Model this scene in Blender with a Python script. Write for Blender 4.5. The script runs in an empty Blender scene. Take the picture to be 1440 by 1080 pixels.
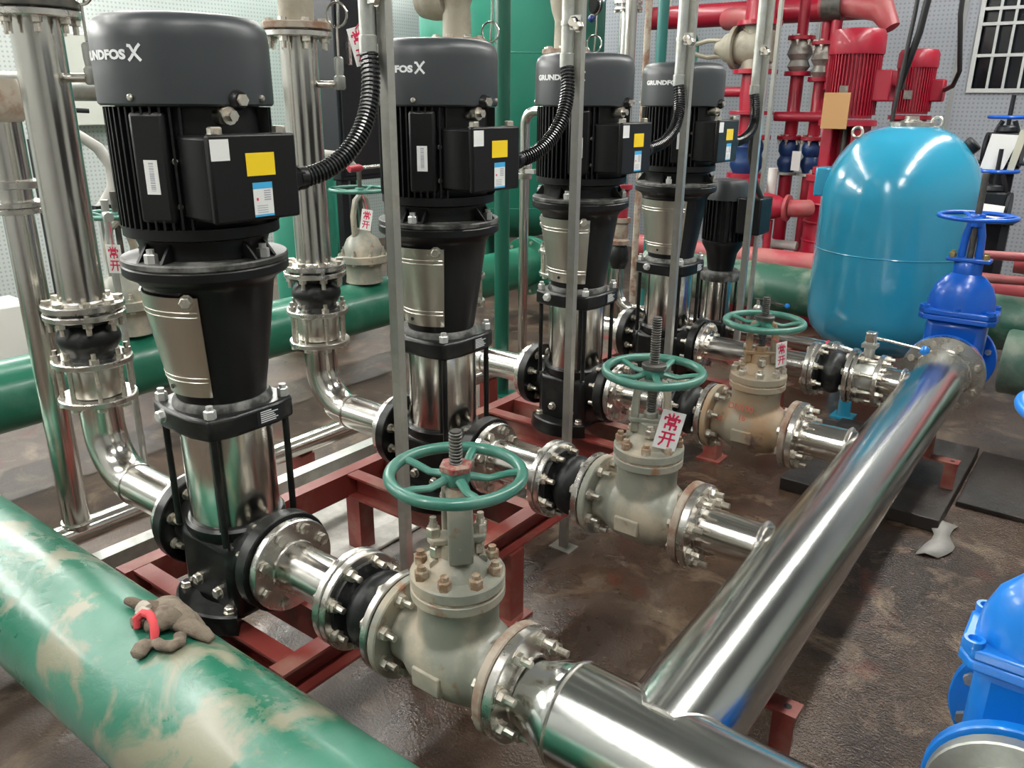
import bpy, math, random
from mathutils import Vector, Matrix
PI = math.pi
S = bpy.context.scene
C = S.collection
random.seed(7)

# ------------------------------------------------------------------ camera
cam_d = bpy.data.cameras.new('camera'); cam = bpy.data.objects.new('camera', cam_d); C.objects.link(cam)
F = 1138.0
cam_d.sensor_fit = 'HORIZONTAL'; cam_d.sensor_width = 36.0; cam_d.lens = 36.0 * F / 1440.0
cam_d.clip_start = 0.05; cam_d.clip_end = 60
TH = math.atan((540 - 143.7) / F); YAW = 0.6492; ROLL = 0.0078
fw = Vector((-math.sin(YAW) * math.cos(TH), math.cos(YAW) * math.cos(TH), -math.sin(TH)))
rt = Vector((math.cos(YAW), math.sin(YAW), 0)); up = rt.cross(fw)
rt2 = rt * math.cos(ROLL) + up * math.sin(ROLL); up2 = up * math.cos(ROLL) - rt * math.sin(ROLL)
M = Matrix((rt2, up2, -fw)).transposed().to_4x4(); M.translation = Vector((1.485, -0.927, 1.405))
cam.matrix_world = M
S.camera = cam
# ------------------------------------------------------------------ world, exposure
W = bpy.data.worlds.new('world'); S.world = W; W.use_nodes = True
W.node_tree.nodes['Background'].inputs[0].default_value = (0.8, 0.9, 1.0, 1)
W.node_tree.nodes['Background'].inputs[1].default_value = 0.05
S.view_settings.view_transform = 'Standard'; S.view_settings.look = 'None'
S.view_settings.gamma = 1.0; S.view_settings.exposure = 0.0; S.view_settings.use_curve_mapping = False
LAMP = 62.0            # strength of the ceiling lamps' diffusers
CEIL = 3.25
# rows of ceiling lamps: (x, y)
LAMPS = [(1.45, -0.8), (1.45, 1.2), (1.45, 2.6), (1.45, 3.9), (1.45, 5.2),
         (-2.3, -2.0), (-2.3, -0.7), (-2.3, 0.6), (-2.3, 1.9), (-2.3, 3.2), (-2.3, 4.5),
         (-0.1, -3.3), (-0.1, -1.9)]
# unseen left-wall lamps added for the header streak: y of each centre
ADDED_WALL_LAMPS = [-3.2, -1.8, -0.4, 1.0, 2.4, 3.8, 5.2]

# ------------------------------------------------------------------ mesh builder
class B:
    def __init__(s): s.v = []; s.f = []
    def add(s, vs, fs):
        o = len(s.v); s.v += [tuple(v) for v in vs]; s.f += [tuple(i + o for i in f) for f in fs]; return s
    def box(s, a, b, rz=0, M=None):
        x0, y0, z0 = a; x1, y1, z1 = b
        vs = [Vector(p) for p in ((x0,y0,z0),(x1,y0,z0),(x1,y1,z0),(x0,y1,z0),(x0,y0,z1),(x1,y0,z1),(x1,y1,z1),(x0,y1,z1))]
        if rz:
            c = Vector(((x0+x1)/2, (y0+y1)/2, 0)); R = Matrix.Rotation(rz, 3, 'Z'); vs = [R @ (v - c) + c for v in vs]
        if M is not None: vs = [M @ v for v in vs]
        return s.add(vs, [(0,3,2,1),(4,5,6,7),(0,1,5,4),(1,2,6,5),(2,3,7,6),(3,0,4,7)])
    def lathe(s, prof, o=(0,0,0), ax='z', n=36, a0=0.0, a1=2*PI, cap=True, sx=1.0):
        """prof: list of (r, t); t runs along ax"""
        full = abs(a1 - a0 - 2*PI) < 1e-6; m = n if full else n + 1
        def place(r, a, t):
            c, q = r * math.cos(a) * sx, r * math.sin(a)
            if ax == 'z': p = (c, q, t)
            elif ax == 'x': p = (t, c, q)
            elif ax == 'y': p = (q, t, c)
            else: p = ax @ Vector((c, q, t))
            return (p[0]+o[0], p[1]+o[1], p[2]+o[2])
        vs = []; fs = []
        for r, t in prof:
            for i in range(m): vs.append(place(r, a0 + (a1-a0)*i/n, t))
        for k in range(len(prof)-1):
            for i in range(n):
                j = (i+1) % m
                fs.append((k*m+i, k*m+j, (k+1)*m+j, (k+1)*m+i))
        if cap and full:
            if prof[0][0] > 1e-6: fs.append(tuple(range(m))[::-1])
            if prof[-1][0] > 1e-6: fs.append(tuple((len(prof)-1)*m+i for i in range(m)))
        return s.add(vs, fs)
    def tube(s, pts, r, n=16, cap=True, rad=None, flat=1.0):
        P = [Vector(p) for p in pts]; N = len(P); vs = []; fs = []
        T = [(P[min(i+1,N-1)] - P[max(i-1,0)]).normalized() for i in range(N)]
        u = T[0].orthogonal().normalized()
        if abs(T[0].z) < 0.95: u = T[0].cross(Vector((0,0,1))).normalized()
        for i in range(N):
            u = (u - T[i]*u.dot(T[i])).normalized(); w = T[i].cross(u)
            rr = rad[i] if rad else r
            for k in range(n):
                a = 2*PI*k/n; vs.append(P[i] + u*math.cos(a)*rr + w*math.sin(a)*rr*flat)
        for i in range(N-1):
            for k in range(n):
                j = (k+1) % n; fs.append((i*n+k, i*n+j, (i+1)*n+j, (i+1)*n+k))
        if cap: fs.append(tuple(range(n))[::-1]); fs.append(tuple((N-1)*n+k for k in range(n)))
        return s.add(vs, fs)
    def prism(s, poly, h0, h1, M=None):
        n = len(poly); vs = [Vector((x,y,h0)) for x,y in poly] + [Vector((x,y,h1)) for x,y in poly]
        if M is not None: vs = [M @ v for v in vs]
        return s.add(vs, [tuple(range(n))[::-1], tuple(range(n,2*n))] + [(i,(i+1)%n,n+(i+1)%n,n+i) for i in range(n)])
    def cyl(s, r, a, b, n=24):   # plain rod between two points
        return s.tube([a, b], r, n)
    def ball(s, c, r, n=18, sz=1.0):
        k = n//2; prof = [(max(r*math.sin(PI*i/k),0.0) if 0<i<k else 0.0, -r*sz*math.cos(PI*i/k)) for i in range(k+1)]
        return s.lathe(prof, c, 'z', n, cap=False)
    def torus(s, R, r, o=(0,0,0), n=48, m=10, M=None, flat=1.0):
        vs = []; fs = []
        for i in range(n):
            a = 2*PI*i/n
            for j in range(m):
                b = 2*PI*j/m; q = Vector(((R+r*math.cos(b))*math.cos(a), (R+r*math.cos(b))*math.sin(a), r*flat*math.sin(b)))
                if M is not None: q = M @ q
                vs.append(q + Vector(o))
        for i in range(n):
            for j in range(m):
                fs.append((i*m+j, ((i+1)%n)*m+j, ((i+1)%n)*m+(j+1)%m, i*m+(j+1)%m))
        return s.add(vs, fs)
    def mesh(s, name, off=(0,0,0), smooth=True, ang=38):
        me = bpy.data.meshes.new(name)
        me.from_pydata([(v[0]-off[0], v[1]-off[1], v[2]-off[2]) for v in s.v], [], s.f); me.update()
        import bmesh
        bm = bmesh.new(); bm.from_mesh(me); bmesh.ops.recalc_face_normals(bm, faces=bm.faces); bm.to_mesh(me); bm.free()
        if smooth:
            me.polygons.foreach_set('use_smooth', [True]*len(me.polygons)); me.set_sharp_from_angle(angle=math.radians(ang))
        return me

ROOT = {}
def T(name, label, cat, loc=(0,0,0), group=None, kind=None):
    o = bpy.data.objects.new(name, None); C.objects.link(o); o.location = loc; o.empty_display_size = 0.05
    o['label'] = label; o['category'] = cat
    if group: o['group'] = group
    ROOT[o.name] = Vector(loc)
    return o
def rootloc(p):
    while p is not None and p.parent is not None: p = p.parent
    return Vector(p.location) if p is not None else Vector((0,0,0))
def O(name, b, m, parent=None, label=None, bevel=0, kind=None, smooth=True, ang=38):
    off = rootloc(parent) if parent else Vector((0,0,0))
    me = b.mesh(name, off, smooth, ang); me.materials.append(m)
    o = bpy.data.objects.new(name, me); C.objects.link(o)
    if parent: o.parent = parent
    if label: o['label'] = label
    if kind: o['kind'] = kind
    if bevel:
        md = o.modifiers.new('bevel', 'BEVEL'); md.width = bevel; md.segments = 2; md.limit_method = 'ANGLE'; md.angle_limit = math.radians(40)
    return o
def G(name, label, cat, b, m, group=None, bevel=0, loc=(0,0,0)):     # a thing that is one mesh
    me = b.mesh(name, loc); me.materials.append(m)
    o = bpy.data.objects.new(name, me); C.objects.link(o); o.location = loc
    o['label'] = label; o['category'] = cat
    if group: o['group'] = group
    if bevel:
        md = o.modifiers.new('bevel', 'BEVEL'); md.width = bevel; md.segments = 2; md.limit_method = 'ANGLE'; md.angle_limit = math.radians(40)
    return o
def ST(name, b, m, parent=None, bevel=0):
    o = O(name, b, m, parent, bevel=bevel)
    if not parent: o['kind'] = 'structure'
    return o
KIDS = {}
def kids(o): return [c for c in C.objects if c.parent == o]
def dup(root, loc, label=None, group=None):
    def cp(o, par):
        c = o.copy(); C.objects.link(c)
        if par: c.parent = par
        return c
    r = cp(root, None); r.location = loc
    if label: r['label'] = label
    if group: r['group'] = group
    tree = {}
    for o in C.objects: tree.setdefault(o.parent.name if o.parent else '', []).append(o)
    for a in tree.get(root.name, []):
        ca = cp(a, r)
        for g in tree.get(a.name, []): cp(g, ca)
    return r

# ------------------------------------------------------------------ materials
MATS = {}
def mat(name, col, rough=0.5, metal=0.0, dirt=None, dscale=8.0, dlo=0.5, dhi=0.65, drough=0.75, dmetal=0.0, bump=0.0, bscale=60.0,
        coat=0.0, dirt2=None, d2scale=25.0, d2lo=0.6, d2hi=0.7, stretch=(1,1,1), rvar=0.0, detail=6.0, emit=0.0, dist=0.0):
    if name in MATS: return MATS[name]
    m = bpy.data.materials.new(name); m.use_nodes = True; nt = m.node_tree; N = nt.nodes; L = nt.links
    bs = N['Principled BSDF']
    bs.inputs['Base Color'].default_value = (*col, 1); bs.inputs['Roughness'].default_value = rough; bs.inputs['Metallic'].default_value = metal
    bs.inputs['Coat Weight'].default_value = coat; bs.inputs['Coat Roughness'].default_value = 0.12
    geo = N.new('ShaderNodeNewGeometry')
    vec = geo.outputs['Position']
    if stretch != (1,1,1):
        vm = N.new('ShaderNodeVectorMath'); vm.operation = 'MULTIPLY'; vm.inputs[1].default_value = stretch
        L.new(vec, vm.inputs[0]); vec = vm.outputs[0]
    def noise(sc, det=detail):
        n = N.new('ShaderNodeTexNoise'); n.inputs['Scale'].default_value = sc; n.inputs['Detail'].default_value = det
        n.inputs['Roughness'].default_value = 0.6; n.inputs['Distortion'].default_value = dist
        L.new(vec, n.inputs['Vector']); return n.outputs['Fac']
    def ramp(src, lo, hi):
        r = N.new('ShaderNodeMapRange'); r.inputs['From Min'].default_value = lo; r.inputs['From Max'].default_value = hi
        L.new(src, r.inputs['Value']); return r.outputs[0]
    def mixc(fac, a, b):
        x = N.new('ShaderNodeMix'); x.data_type = 'RGBA'; L.new(fac, x.inputs[0])
        if isinstance(a, tuple): x.inputs[6].default_value = (*a, 1)
        else: L.new(a, x.inputs[6])
        x.inputs[7].default_value = (*b, 1); return x.outputs[2]
    def mixf(fac, a, b):
        x = N.new('ShaderNodeMix'); L.new(fac, x.inputs[0])
        if isinstance(a, float): x.inputs[2].default_value = a
        else: L.new(a, x.inputs[2])
        x.inputs[3].default_value = b; return x.outputs[0]
    c = col; r = float(rough); me = float(metal)
    if rvar:
        r = mixf(ramp(noise(dscale*3), 0.35, 0.7), r, rough + rvar)
    if dirt:
        f = ramp(noise(dscale), dlo, dhi); c = mixc(f, c, dirt); r = mixf(f, r, drough)
        if metal: me = mixf(f, me, dmetal)
    if dirt2:
        f = ramp(noise(d2scale), d2lo, d2hi); c = mixc(f, c, dirt2); r = mixf(f, r, drough)
        if metal: me = mixf(f, me, dmetal)
    if not isinstance(c, tuple): L.new(c, bs.inputs['Base Color'])
    if not isinstance(r, float): L.new(r, bs.inputs['Roughness'])
    if not isinstance(me, float): L.new(me, bs.inputs['Metallic'])
    if bump:
        bp = N.new('ShaderNodeBump'); bp.inputs['Strength'].default_value = bump; bp.inputs['Distance'].default_value = 0.004
        L.new(noise(bscale, 4), bp.inputs['Height']); L.new(bp.outputs[0], bs.inputs['Normal'])
    if emit:
        bs.inputs['Emission Color'].default_value = (*col, 1); bs.inputs['Emission Strength'].default_value = emit
    MATS[name] = m; return m

SS = mat('polished_stainless', (0.70,0.68,0.64), 0.17, 1.0, dirt=(0.60,0.57,0.52), dscale=6, dlo=0.3, dhi=0.9, drough=0.24, dmetal=1.0, bump=0.02, bscale=90)
SSB = mat('brushed_stainless', (0.66,0.64,0.57), 0.30, 1.0, dirt=(0.58,0.55,0.48), dscale=5, dlo=0.3, dhi=0.9, drough=0.36, dmetal=1.0, stretch=(3,3,0.4), bump=0.03)
SSF = mat('stainless_flange', (0.72,0.70,0.66), 0.25, 1.0, dirt=(0.52,0.48,0.43), dscale=10, dlo=0.4, dhi=0.95, drough=0.36, dmetal=1.0, bump=0.04, bscale=120)
SSH = mat('stainless_header', (0.70,0.715,0.69), 0.15, 1.0, dirt=(0.60,0.62,0.58), dscale=6, dlo=0.3, dhi=0.9, drough=0.23, dmetal=1.0, bump=0.025, bscale=60)
BOLT = mat('zinc_bolt', (0.66,0.63,0.56), 0.32, 1.0, dirt=(0.35,0.28,0.2), dscale=60, dlo=0.5, dhi=0.7)
RUSTB = mat('rusty_bolt', (0.30,0.19,0.12), 0.55, 0.5, dirt=(0.42,0.36,0.27), dscale=50, dlo=0.45, dhi=0.6)
BLK = mat('black_cast_paint', (0.006,0.0065,0.0065), 0.30, 0.0, dirt=(0.035,0.035,0.032), dscale=12, dlo=0.5, dhi=0.8, drough=0.5, bump=0.12, bscale=140)
BLKM = mat('black_motor_paint', (0.006,0.006,0.0065), 0.38, 0.0, bump=0.05, bscale=200)
DUST = mat('dusty_black_paint', (0.022,0.022,0.020), 0.45, dirt=(0.20,0.20,0.185), dscale=22, dlo=0.42, dhi=0.66, drough=0.8)
FANC = mat('grey_fan_cover', (0.036,0.041,0.045), 0.40, 0.0, bump=0.04, bscale=300)
RUB = mat('black_rubber', (0.009,0.010,0.010), 0.42, 0.0, dirt=(0.10,0.10,0.095), dscale=16, dlo=0.55, dhi=0.8, bump=0.06, bscale=60)
TXT = mat('white_print', (0.72,0.74,0.74), 0.5)
WHT = mat('white_sticker', (0.75,0.76,0.74), 0.5)
GREYP = mat('grey_print', (0.35,0.36,0.40), 0.5)
YEL = mat('yellow_sticker', (0.85,0.60,0.01), 0.45)
CYA = mat('blue_print', (0.05,0.40,0.72), 0.5)
REDP = mat('red_print', (0.70,0.02,0.09), 0.5)
VALVE = mat('grey_cast_valve', (0.225,0.23,0.19), 0.34, 0.0, dirt=(0.38,0.33,0.25), dscale=9, dlo=0.45, dhi=0.62, drough=0.6, dirt2=(0.22,0.11,0.055), d2scale=16, d2lo=0.62, d2hi=0.7, bump=0.2, bscale=60)
VALVE3 = mat('rust_stained_valve', (0.27,0.24,0.18), 0.5, 0.0, dirt=(0.30,0.19,0.10), dscale=7, dlo=0.42, dhi=0.6, drough=0.65, dirt2=(0.14,0.10,0.08), d2scale=14, d2lo=0.58, d2hi=0.66, bump=0.2)
BEIG = mat('beige_cast_valve', (0.31,0.285,0.22), 0.5, 0.0, dirt=(0.22,0.19,0.14), dscale=9, dlo=0.5, dhi=0.68, drough=0.7, bump=0.15)
RUSTF = mat('rusty_flange', (0.36,0.31,0.25), 0.65, 0.2, dirt=(0.20,0.11,0.07), dscale=18, dlo=0.42, dhi=0.6, drough=0.8)
HWG = mat('teal_handwheel_paint', (0.034,0.155,0.115), 0.33, 0.0, dirt=(0.085,0.22,0.175), dscale=10, dlo=0.45, dhi=0.7, drough=0.45, dirt2=(0.25,0.27,0.2), d2scale=40, d2lo=0.66, d2hi=0.72, coat=0.2)
STEEL = mat('dark_steel', (0.085,0.085,0.08), 0.38, 0.7, dirt=(0.10,0.09,0.07), dscale=40, dlo=0.45, dhi=0.65)
GALV = mat('galvanized_steel', (0.50,0.52,0.49), 0.38, 0.85, dirt=(0.33,0.33,0.29), dscale=12, dlo=0.45, dhi=0.7, drough=0.5, dmetal=0.6)
STRUT = mat('strut_steel', (0.50,0.50,0.46), 0.36, 0.85, dirt=(0.34,0.33,0.28), dscale=8, dlo=0.45, dhi=0.7, drough=0.5, dmetal=0.6)
SKID = mat('red_oxide_paint', (0.21,0.035,0.028), 0.42, 0.0, dirt=(0.30,0.16,0.12), dscale=6, dlo=0.48, dhi=0.72, drough=0.6, bump=0.05)
GRN = mat('green_pipe_paint', (0.010,0.135,0.078), 0.25, 0.0, dirt=(0.055,0.195,0.135), dscale=2.6, dlo=0.40, dhi=0.58, drough=0.38, dirt2=(0.235,0.235,0.165), d2scale=6.5, d2lo=0.505, d2hi=0.60, bump=0.3, bscale=18, coat=0.1, dist=0.7, detail=12)
GRN2 = mat('green_far_pipe_paint', (0.012,0.135,0.080), 0.30, 0.0, dirt=(0.10,0.26,0.19), dscale=3, dlo=0.5, dhi=0.75, drough=0.4, coat=0.2)
GRNT = mat('green_tank_paint', (0.016,0.175,0.115), 0.35, 0.0, dirt=(0.024,0.205,0.14), dscale=2, dlo=0.4, dhi=0.7)
GRND = mat('dark_green_post_paint', (0.006,0.085,0.055), 0.32)
TEAL = mat('teal_post_paint', (0.012,0.13,0.115), 0.35)
TANK = mat('blue_tank_paint', (0.032,0.275,0.43), 0.17, 0.0, coat=0.5, dirt=(0.020,0.265,0.42), dscale=4, dlo=0.4, dhi=0.7, drough=0.2)
BLU = mat('blue_valve_epoxy', (0.004,0.095,0.50), 0.28, 0.0, coat=0.3, bump=0.05, bscale=30)
BLUN = mat('bright_blue_epoxy', (0.006,0.19,0.66), 0.3, 0.0, coat=0.3, bump=0.05, bscale=30)
RED = mat('red_fire_paint', (0.36,0.007,0.028), 0.32, 0.0, coat=0.2, dirt=(0.28,0.009,0.025), dscale=5, dlo=0.4, dhi=0.7)
PINK = mat('faded_red_pipe_paint', (0.36,0.06,0.07), 0.4, 0.0, dirt=(0.40,0.16,0.14), dscale=4, dlo=0.45, dhi=0.7)
CARD = mat('brown_cardboard', (0.46,0.26,0.11), 0.8)
PVC = mat('white_plastic', (0.70,0.70,0.66), 0.45)
CREAM = mat('cream_panel', (0.60,0.61,0.55), 0.5)
CABLE = mat('black_cable', (0.018,0.019,0.02), 0.45)
CONDM = mat('black_ribbed_conduit', (0.015,0.016,0.017), 0.26, 0.0, coat=0.3)
GLOVE = mat('dirty_knit_glove', (0.19,0.155,0.115), 0.95, 0.0, dirt=(0.12,0.09,0.065), dscale=30, dlo=0.45, dhi=0.6, bump=0.5, bscale=300)
GLOVED = mat('dark_knit_glove', (0.115,0.085,0.06), 0.95, bump=0.5, bscale=300)
GLOVEW = mat('worn_white_knit', (0.42,0.38,0.32), 0.95, bump=0.5, bscale=300)
CUFF = mat('red_cuff', (0.60,0.06,0.07), 0.8, bump=0.3, bscale=300)
GLASS = mat('night_window_glass', (0.010,0.013,0.018), 0.15)
FRAME = mat('white_window_bar', (0.55,0.57,0.56), 0.4)
DARK = mat('dark_cabinet_paint', (0.012,0.014,0.017), 0.4)
CONC = mat('concrete_plinth', (0.40,0.39,0.36), 0.7, 0.0, dirt=(0.52,0.51,0.47), dscale=25, dlo=0.4, dhi=0.65, bump=0.4, bscale=90)
BLUS = mat('blue_sign', (0.03,0.22,0.60), 0.45)
GREYH = mat('grey_hose', (0.36,0.35,0.32), 0.55)
BRASS = mat('brass', (0.62,0.48,0.22), 0.3, 1.0)
LAMPM = mat('lamp_diffuser', (1.0,0.985,0.94), 0.5, emit=LAMP)

def floor_material():
    m = bpy.data.materials.new('wet_floor'); m.use_nodes = True; nt = m.node_tree; N = nt.nodes; L = nt.links
    bs = N['Principled BSDF']; geo = N.new('ShaderNodeNewGeometry'); pos = geo.outputs['Position']
    def noise(sc, det=6.0, dist=0.0):
        n = N.new('ShaderNodeTexNoise'); n.inputs['Scale'].default_value = sc; n.inputs['Detail'].default_value = det
        n.inputs['Roughness'].default_value = 0.62; n.inputs['Distortion'].default_value = dist; L.new(pos, n.inputs['Vector']); return n.outputs['Fac']
    def mr(src, a, b, c=0.0, d=1.0):
        r = N.new('ShaderNodeMapRange'); r.inputs[1].default_value = a; r.inputs[2].default_value = b; r.inputs[3].default_value = c; r.inputs[4].default_value = d
        L.new(src, r.inputs[0]); return r.outputs[0]
    def mix(f, a, b):
        x = N.new('ShaderNodeMix'); x.data_type = 'RGBA'; L.new(f, x.inputs[0])
        for i, q in ((6,a),(7,b)):
            if isinstance(q, tuple): x.inputs[i].default_value = (*q, 1)
            else: L.new(q, x.inputs[i])
        return x.outputs[2]
    c = mix(mr(noise(2.2), 0.38, 0.62), (0.030,0.0175,0.0115), (0.078,0.049,0.031))
    c = mix(mr(noise(5.0, 8, 0.6), 0.52, 0.70), c, (0.17,0.125,0.085))
    c = mix(mr(noise(3.1, 5), 0.60, 0.72), c, (0.10,0.026,0.017))
    c = mix(mr(noise(55, 3), 0.60, 0.75), c, (0.035,0.028,0.022))
    L.new(c, bs.inputs['Base Color'])
    sx = N.new('ShaderNodeSeparateXYZ'); L.new(pos, sx.inputs[0])
    ad = N.new('ShaderNodeMath'); ad.operation = 'ADD'; L.new(noise(1.9, 5, 0.4), ad.inputs[0]); L.new(mr(sx.outputs[0], -0.9, 1.3, -0.16, 0.27), ad.inputs[1])
    wet = mr(ad.outputs[0], 0.42, 0.58)
    r = mr(wet, 0, 1, 0.50, 0.09); L.new(r, bs.inputs['Roughness'])
    bs.inputs['Specular IOR Level'].default_value = 0.6
    bp = N.new('ShaderNodeBump'); bp.inputs['Strength'].default_value = 1.0; bp.inputs['Distance'].default_value = 0.0075
    L.new(mr(sx.outputs[0], 0.75, 1.35, 0.22, 1.0), bp.inputs['Strength'])
    L.new(noise(135, 2), bp.inputs['Height'])
    bp2 = N.new('ShaderNodeBump'); bp2.inputs['Strength'].default_value = 0.16; bp2.inputs['Distance'].default_value = 0.012
    L.new(noise(9, 3), bp2.inputs['Height']); L.new(bp.outputs[0], bp2.inputs['Normal']); L.new(bp2.outputs[0], bs.inputs['Normal'])
    return m
def wall_material(name, col, axis):
    """painted perforated acoustic board: rows of small round holes"""
    m = bpy.data.materials.new(name); m.use_nodes = True; nt = m.node_tree; N = nt.nodes; L = nt.links
    bs = N['Principled BSDF']; bs.inputs['Roughness'].default_value = 0.55
    geo = N.new('ShaderNodeNewGeometry'); sep = N.new('ShaderNodeSeparateXYZ'); L.new(geo.outputs['Position'], sep.inputs[0])
    def mth(op, a, b=None):
        n = N.new('ShaderNodeMath'); n.operation = op
        for i, q in ((0,a),(1,b)):
            if q is None: continue
            if isinstance(q, float): n.inputs[i].default_value = q
            else: L.new(q, n.inputs[i])
        return n.outputs[0]
    def cell(o): return mth('SUBTRACT', mth('FRACT', mth('MULTIPLY', o, 1/0.032)), 0.5)
    a, b = cell(sep.outputs[axis]), cell(sep.outputs[2])
    d = mth('ADD', mth('MULTIPLY', a, a), mth('MULTIPLY', b, b)); f = mth('LESS_THAN', d, 0.055)
    x = N.new('ShaderNodeMix'); x.data_type = 'RGBA'; L.new(f, x.inputs[0]); x.inputs[6].default_value = (*col,1); x.inputs[7].default_value = tuple(v*0.70 for v in col)+(1,)
    L.new(x.outputs[2], bs.inputs['Base Color']); return m
FLOORM = floor_material()
WALLX = wall_material('perforated_board_back', (0.34,0.365,0.40), 0)
WALLY = wall_material('perforated_board_side', (0.56,0.60,0.585), 1)
CEILM = mat('ceiling_paint', (0.17,0.175,0.175), 0.8)
WALLP = mat('plain_wall_paint', (0.30,0.31,0.30), 0.7)

for q in (BLK, BLKM, DARK, RUB): q.node_tree.nodes['Principled BSDF'].inputs['Specular IOR Level'].default_value = 0.33
# ------------------------------------------------------------------ room
XL, XR, YF, YB = -5.0, 4.2, -4.2, 6.5
ST('floor', B().box((XL-.1,YF-.1,-0.1),(XR+.1,YB+.1,0)), FLOORM)
ST('ceiling', B().box((XL-.1,YF-.1,CEIL+.12),(XR+.1,YB+.1,CEIL+.2)), CEILM)
ST('wall_left', B().box((XL-.1,YF,0),(XL,YB,CEIL+.12)), WALLY)
ST('wall_right', B().box((XR,YF,0),(XR+.1,YB,CEIL+.12)), WALLP)
ST('wall_front', B().box((XL,YF-.1,0),(XR,YF,CEIL+.12)), WALLP)
wx0, wx1, wz0, wz1 = 0.27, 1.62, 1.53, 2.75
ST('wall_back', B().box((XL,YB,0),(wx0,YB+.12,CEIL+.12)).box((wx1,YB,0),(XR,YB+.12,CEIL+.12)).box((wx0,YB,0),(wx1,YB+.12,wz0)).box((wx0,YB,wz1),(wx1,YB+.12,CEIL+.12)), WALLX)
win = ST('window_1', B().box((wx0-.03,YB-.02,wz0-.03),(wx0,YB+.08,wz1+.03)).box((wx1,YB-.02,wz0-.03),(wx1+.03,YB+.08,wz1+.03)).box((wx0,YB-.02,wz0-.03),(wx1,YB+.08,wz0)).box((wx0,YB-.02,wz1),(wx1,YB+.08,wz1+.03)), FRAME)
ST('pane', B().box((wx0,YB+.07,wz0),(wx1,YB+.08,wz1)), GLASS, win)
for k in range(1, 13):
    x = wx0 + 0.105*k
    ST('window_bar', B().box((x-.009,YB-.01,wz0),(x+.009,YB+.008,wz1)), FRAME, win)
for z in (1.765, 1.985, 2.09, 2.32, 2.54):
    ST('window_bar', B().box((wx0,YB-.014,z-.011),(wx1,YB+.004,z+.011)), FRAME, win)
# wall board joints, seen on the back wall beside the window
for k, x in enumerate((-0.95, 0.14, 1.9)):
    ST('trim_%d' % (k+1), B().box((x-.012,YB-.012,0),(x+.012,YB,CEIL+.12)), WALLP)

# ceiling lamps
for i, (x, y) in enumerate(LAMPS):
    t = T('ceiling_lamp', 'long white ceiling batten lamp above the pump hall', 'lamp', (x,y,CEIL), 'ceiling lamps above the hall')
    O('housing', B().box((x-.09,y-.62,CEIL),(x+.09,y+.62,CEIL+.12)), FRAME, t)
    O('diffuser', B().box((x-.075,y-.6,CEIL-.035),(x+.075,y+.6,CEIL)), LAMPM, t, smooth=False)

for y in ADDED_WALL_LAMPS:
    t = T('added_wall_lamp', 'added unseen batten lamp high on the left wall, for the streak on the header', 'lamp', (XL,y,2.62), 'added batten lamps on the left wall')
    O('housing', B().box((XL,y-.62,2.62),(XL+.06,y+.62,2.88)), FRAME, t)
    O('diffuser', B().box((XL+.06,y-.6,2.64),(XL+.10,y+.6,2.86)), LAMPM, t, smooth=False)

# ------------------------------------------------------------------ bolts (shared meshes)
BM = {}
def bolt_mesh(kind, L):
    """kind 'stud': hex head below, nut and protruding thread above a clamped length L, along +z. kind 'cap': hex nut with a stub on top"""
    key = (kind, round(L,3))
    if key in BM: return BM[key]
    b = B(); R = 0.0125
    if kind == 'stud':
        b.lathe([(R,-L/2-.009),(R,-L/2)], n=6); b.lathe([(0.0068,-L/2),(0.0068,L/2+.032)], n=8)
        b.lathe([(R,L/2+.002),(R,L/2+.013)], n=6)
        b.lathe([(0.0145,L/2),(0.0145,L/2+.002)], n=10)
    elif kind == 'hex':
        b.lathe([(R,0),(R,.010),(R*.8,.012)], n=6); b.lathe([(0.015,-.003),(0.015,0)], n=10)
    elif kind == 'nut':
        b.lathe([(R,0),(R,.016),(R*.85,.018)], n=6); b.lathe([(0.0075,.018),(0.0075,.026)], n=8)
    elif kind == 'small':
        b.lathe([(0.006,0),(0.006,.004),(0.004,.006)], n=8)
    elif kind == 'rod':
        b.lathe([(R*.9,-L/2-.010),(R*.9,-L/2)], n=6); b.lathe([(0.0062,-L/2),(0.0062,L/2+.026)], n=8); b.lathe([(R*.9,L/2),(R*.9,L/2+.012)], n=6)
    me = b.mesh('bolt', ang=30); BM[key] = me
    return me
def bolt(parent, pos, d, kind='stud', L=0.06, m=None, name='bolt', roll=0.0):
    me = bolt_mesh(kind, L); mm = m or BOLT; key = (kind, round(L,3), mm.name)
    if key not in BM:
        q = me.copy(); q.materials.clear(); q.materials.append(mm); BM[key] = q
    o = bpy.data.objects.new(name, BM[key]); C.objects.link(o); o.parent = parent
    o.matrix_local = Matrix.Translation(Vector(pos) - rootloc(parent)) @ Vector(d).to_track_quat('Z','Y').to_matrix().to_4x4() @ Matrix.Rotation(roll,4,'Z')
    return o
def ring_bolts(parent, c, ax, r, n, kind='stud', L=0.06, m=None, ph=None, sgn=1, name='bolt'):
    for k in range(n):
        a = 2*PI*(k + (0.5 if ph is None else ph))/n; p = Vector(c); q, w = r*math.cos(a), r*math.sin(a)
        if ax == 'x': p += Vector((0,q,w)); d = (sgn,0,0)
        elif ax == 'y': p += Vector((q,0,w)); d = (0,sgn,0)
        else: p += Vector((q,w,0)); d = (0,0,sgn)
        bolt(parent, p, d, kind, L, m, name, roll=random.random())
def disc(r, t0, t1, c, ax, ri=0, n=40):
    e = min(0.0025, (t1-t0)*.25)
    return B().lathe([(r-e,t0),(r,t0+e),(r,t1-e),(r-e,t1)], c, ax, n)
FR = 0.1025
ZA = 0.459

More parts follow.
